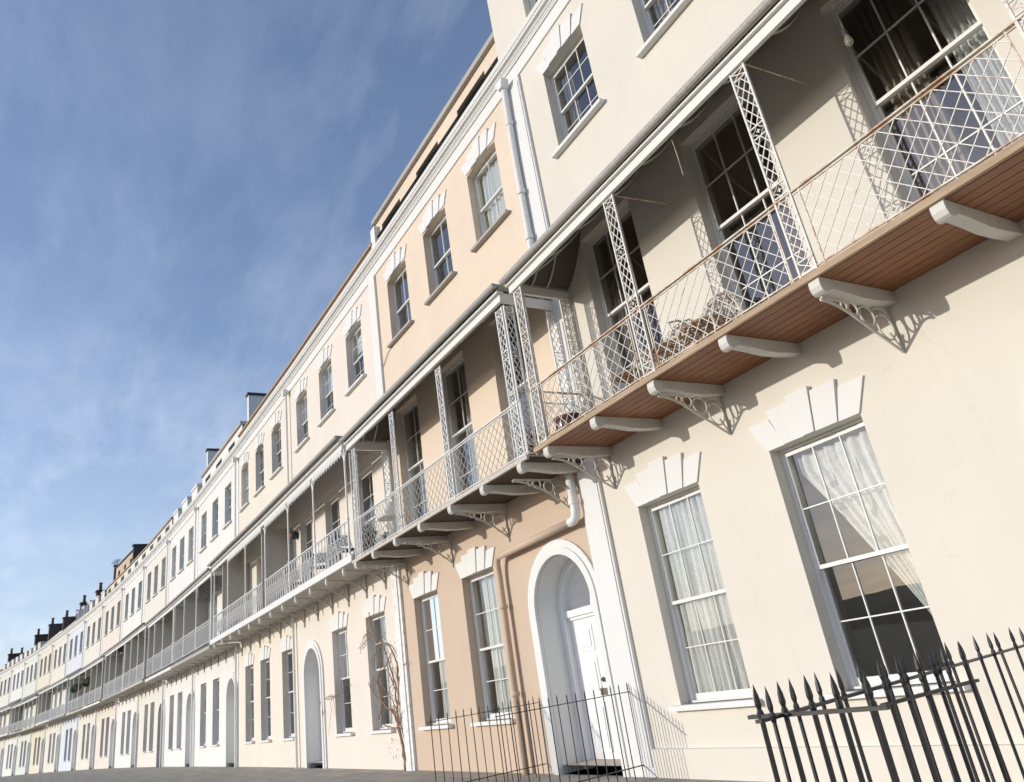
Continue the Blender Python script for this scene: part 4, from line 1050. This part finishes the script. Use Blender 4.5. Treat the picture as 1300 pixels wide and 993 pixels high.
# ------------------------------------------------------------------ ground
gmat, nt, b, o = nodes('terrace_paving')
tc = N(nt, 'ShaderNodeTexCoord'); br = N(nt, 'ShaderNodeTexBrick'); br.inputs['Scale'].default_value = 1.0
br.inputs['Color1'].default_value = (.34, .31, .26, 1); br.inputs['Color2'].default_value = (.40, .37, .31, 1); br.inputs['Mortar'].default_value = (.12, .11, .10, 1)
br.inputs['Mortar Size'].default_value = .008; br.inputs['Brick Width'].default_value = .9; br.inputs['Row Height'].default_value = .6
nt.links.new(tc.outputs['Object'], br.inputs[0])
c2 = mixc(nt, ramp(nt, noise(nt, 1.6, 7, .7), [(.4, (0, 0, 0)), (.75, (.6,)*3)]), br.outputs[0], (.17, .16, .14))
nt.links.new(c2, b.inputs['Base Color']); b.inputs['Roughness'].default_value = .85; bump(nt, b, br.outputs[1], .2, -.01)
M['paving'] = gmat
M['asphalt'] = paint('asphalt', (.05, .05, .052), .9, .4, 0, 40, (.075, .072, .07), .5)
M['grass'] = paint('grassy_hillside', (.045, .06, .025), .95, .6, 0, .03, (.03, .04, .02), .0)
mb = MB(); kb = MB()
def wp(h, x, d, z): a = world(h, x, d); return (a[0], a[1], z)
line = [(30., 0., 0)]
inn = [wp(0, 30, .3, FLOOR), wp(0, 0, .3, FLOOR)]+[wp(h, 0, .3, FLOOR) for h in range(2, 18)]+[wp(17, -40, .3, FLOOR)]
out = [wp(0, 30, -8, FLOOR), wp(0, 0, -8, FLOOR)]+[wp(h, 0, -8, FLOOR) for h in range(2, 18)]+[wp(17, -40, -8, FLOOR)]
n = len(inn); mb.add(inn+out, [(i, i+1, n+i+1, n+i) for i in range(n-1)])
tag(put('pavement', mb, 'paving'), kind='structure')
low = [(x, y, .0) for x, y, z in out]; o2 = [(x, y-.15, z) for x, y, z in out]; o3 = [(x, y-.15, 0) for x, y, z in out]
kb.add([(x, y, z+.004) for x, y, z in out]+[(x, y, z+.004) for x, y, z in o2]+o3, [(i, i+1, n+i+1, n+i) for i in range(n-1)]+[(n+i, n+i+1, 2*n+i+1, 2*n+i) for i in range(n-1)])
tag(put('kerb', kb, 'coping_grey'), kind='structure')
rd = MB(); R1 = [(x, y-.14, .012) for x, y, z in out]; R2 = [(x, y-7, .012) for x, y, z in out]; rd.add(R1+R2, [(i, i+1, n+i+1, n+i) for i in range(n-1)])
tag(put('road', rd, 'asphalt'), kind='structure')
tag(put('ground', MB().add([(-2500, -2500, 0), (2500, -2500, 0), (2500, 2500, 0), (-2500, 2500, 0)], [(0, 1, 2, 3)]), 'grass'), kind='structure')
# the wooded hills across the valley, opposite the terrace (mirrored in the window panes)
hb = MB(); nx, ny = 90, 12
rnd = random.Random(5)
ph = [rnd.uniform(0, 6) for _ in range(6)]
for j in range(ny+1):
    for i in range(nx+1):
        x = -900+1900*i/nx; y = -230-170*j/ny
        t = j/ny; H = (11+4*sin(x*.006+ph[0])+2.5*sin(x*.017+ph[1])+1.0*sin(x*.06+ph[2]))*sin(pi*min(1, t*.5+.0))
        hb.v.append((x, y, H*1.1+rnd.uniform(-.4, .4)*t))
hb.f = [(j*(nx+1)+i, j*(nx+1)+i+1, (j+1)*(nx+1)+i+1, (j+1)*(nx+1)+i) for j in range(ny) for i in range(nx)]
tag(put('hills', hb, 'grass'), kind='structure')

# ------------------------------------------------------------------ light, sky, camera
L = Vector((.34, .90, -.232)).normalized(); sd = -L
el = math.asin(sd.z); az = math.atan2(sd.x, sd.y)          # clockwise from +Y
w = bpy.data.worlds.new('World'); sc.world = w; w.use_nodes = True; nt = w.node_tree; nt.nodes.clear()
sky = N(nt, 'ShaderNodeTexSky'); sky.sky_type = 'NISHITA'; sky.sun_disc = False; sky.sun_elevation = el; sky.sun_rotation = az
sky.altitude = 60; sky.air_density = 1.; sky.dust_density = .8; sky.ozone_density = 1.6
tc = N(nt, 'ShaderNodeTexCoord')
# wispy cirrus : stretched noise on a flat cloud layer (direction / height)
sep = N(nt, 'ShaderNodeSeparateXYZ'); nt.links.new(tc.outputs['Generated'], sep.inputs[0])
zz = N(nt, 'ShaderNodeMath'); zz.operation = 'MAXIMUM'; zz.inputs[1].default_value = .02; nt.links.new(sep.outputs[2], zz.inputs[0])
za = N(nt, 'ShaderNodeMath'); za.operation = 'ADD'; za.inputs[1].default_value = .12; nt.links.new(zz.outputs[0], za.inputs[0])
dx = N(nt, 'ShaderNodeMath'); dx.operation = 'DIVIDE'; nt.links.new(sep.outputs[0], dx.inputs[0]); nt.links.new(za.outputs[0], dx.inputs[1])
dy = N(nt, 'ShaderNodeMath'); dy.operation = 'DIVIDE'; nt.links.new(sep.outputs[1], dy.inputs[0]); nt.links.new(za.outputs[0], dy.inputs[1])
cx = N(nt, 'ShaderNodeCombineXYZ'); nt.links.new(dx.outputs[0], cx.inputs[0]); nt.links.new(dy.outputs[0], cx.inputs[1])
def cl(scale, rot, st, detail, dist, seed):
    mp = N(nt, 'ShaderNodeMapping'); mp.inputs['Rotation'].default_value = (0, 0, rot); mp.inputs['Scale'].default_value = st; mp.inputs['Location'].default_value = (seed, seed*.7, 0)
    nt.links.new(cx.outputs[0], mp.inputs[0]); n = N(nt, 'ShaderNodeTexNoise'); n.inputs['Scale'].default_value = scale; n.inputs['Detail'].default_value = detail; n.inputs['Roughness'].default_value = .62; n.inputs['Distortion'].default_value = dist
    nt.links.new(mp.outputs[0], n.inputs[0]); return n.outputs[0]
n1 = cl(1.3, radians(28), (1, 2.0, 1), 10, .25, 3.1); n2 = cl(.5, radians(-15), (1, 1.3, 1), 4, .2, 7.7)
n3 = cl(3.2, radians(40), (1, 3.2, 1), 8, .35, 1.3)
mm3 = N(nt, 'ShaderNodeMath'); mm3.operation = 'MULTIPLY_ADD'; mm3.inputs[1].default_value = .38; nt.links.new(n3, mm3.inputs[0])
mm4 = N(nt, 'ShaderNodeMath'); mm4.operation = 'MULTIPLY'; mm4.inputs[1].default_value = .70; nt.links.new(n1, mm4.inputs[0]); nt.links.new(mm4.outputs[0], mm3.inputs[2])
f1 = ramp(nt, mm3.outputs[0], [(.47, (.0,)*3), (.80, (1, 1, 1))]); f2 = ramp(nt, n2, [(.36, (.15,)*3), (.62, (1, 1, 1))])
ff = N(nt, 'ShaderNodeMath'); ff.operation = 'MULTIPLY'; nt.links.new(f1, ff.inputs[0]); nt.links.new(f2, ff.inputs[1])
hz = ramp(nt, zz.outputs[0], [(.0, (.9,)*3), (.3, (.9,)*3), (.62, (.35,)*3)]); fg = N(nt, 'ShaderNodeMath'); fg.operation = 'MULTIPLY'; nt.links.new(hz, fg.inputs[1]); nt.links.new(ff.outputs[0], fg.inputs[0])
veil = ramp(nt, zz.outputs[0], [(.02, (.62,)*3), (.14, (.36,)*3), (.45, (.06,)*3)])
tint = mixc(nt, 1., sky.outputs[0], (.98, .95, 1.05), 'MULTIPLY')
col = mixc(nt, veil, tint, (3.3, 3.75, 4.6)); col = mixc(nt, fg.outputs[0], col, (4.5, 4.95, 5.8))
bg = N(nt, 'ShaderNodeBackground'); bg.inputs[1].default_value = .15; nt.links.new(col, bg.inputs[0])
wo = N(nt, 'ShaderNodeOutputWorld'); nt.links.new(bg.outputs[0], wo.inputs[0])

sl = bpy.data.lights.new('sun', 'SUN'); sl.energy = 2.1; sl.angle = radians(.53); sl.color = (1., .95, .86)
so = bpy.data.objects.new('sun', sl); COL.objects.link(so); so.rotation_euler = L.to_track_quat('-Z', 'Y').to_euler(); so.location = (0, -20, 30)

F = Vector((-.77141598, .49669392, .39775938)); R = Vector((.48073304, .86443808, -.14711405)); U = Vector((.41690901, -.07772995, .90561853))
cam = bpy.data.cameras.new('camera'); co = bpy.data.objects.new('camera', cam); COL.objects.link(co)
m = Matrix(((R.x, U.x, -F.x, 7.15004*S), (R.y, U.y, -F.y, -5.59924*S), (R.z, U.z, -F.z, 1.6*S), (0, 0, 0, 1))); co.matrix_world = m
cam.sensor_width = 36; cam.lens = 940.662/1300*36; cam.shift_y = -45/1300; cam.clip_start = .05; cam.clip_end = 6000
sc.camera = co
sc.render.engine = 'CYCLES'
sc.view_settings.view_transform = 'Standard'; sc.view_settings.look = 'None'; sc.view_settings.exposure = .42; sc.view_settings.gamma = 1
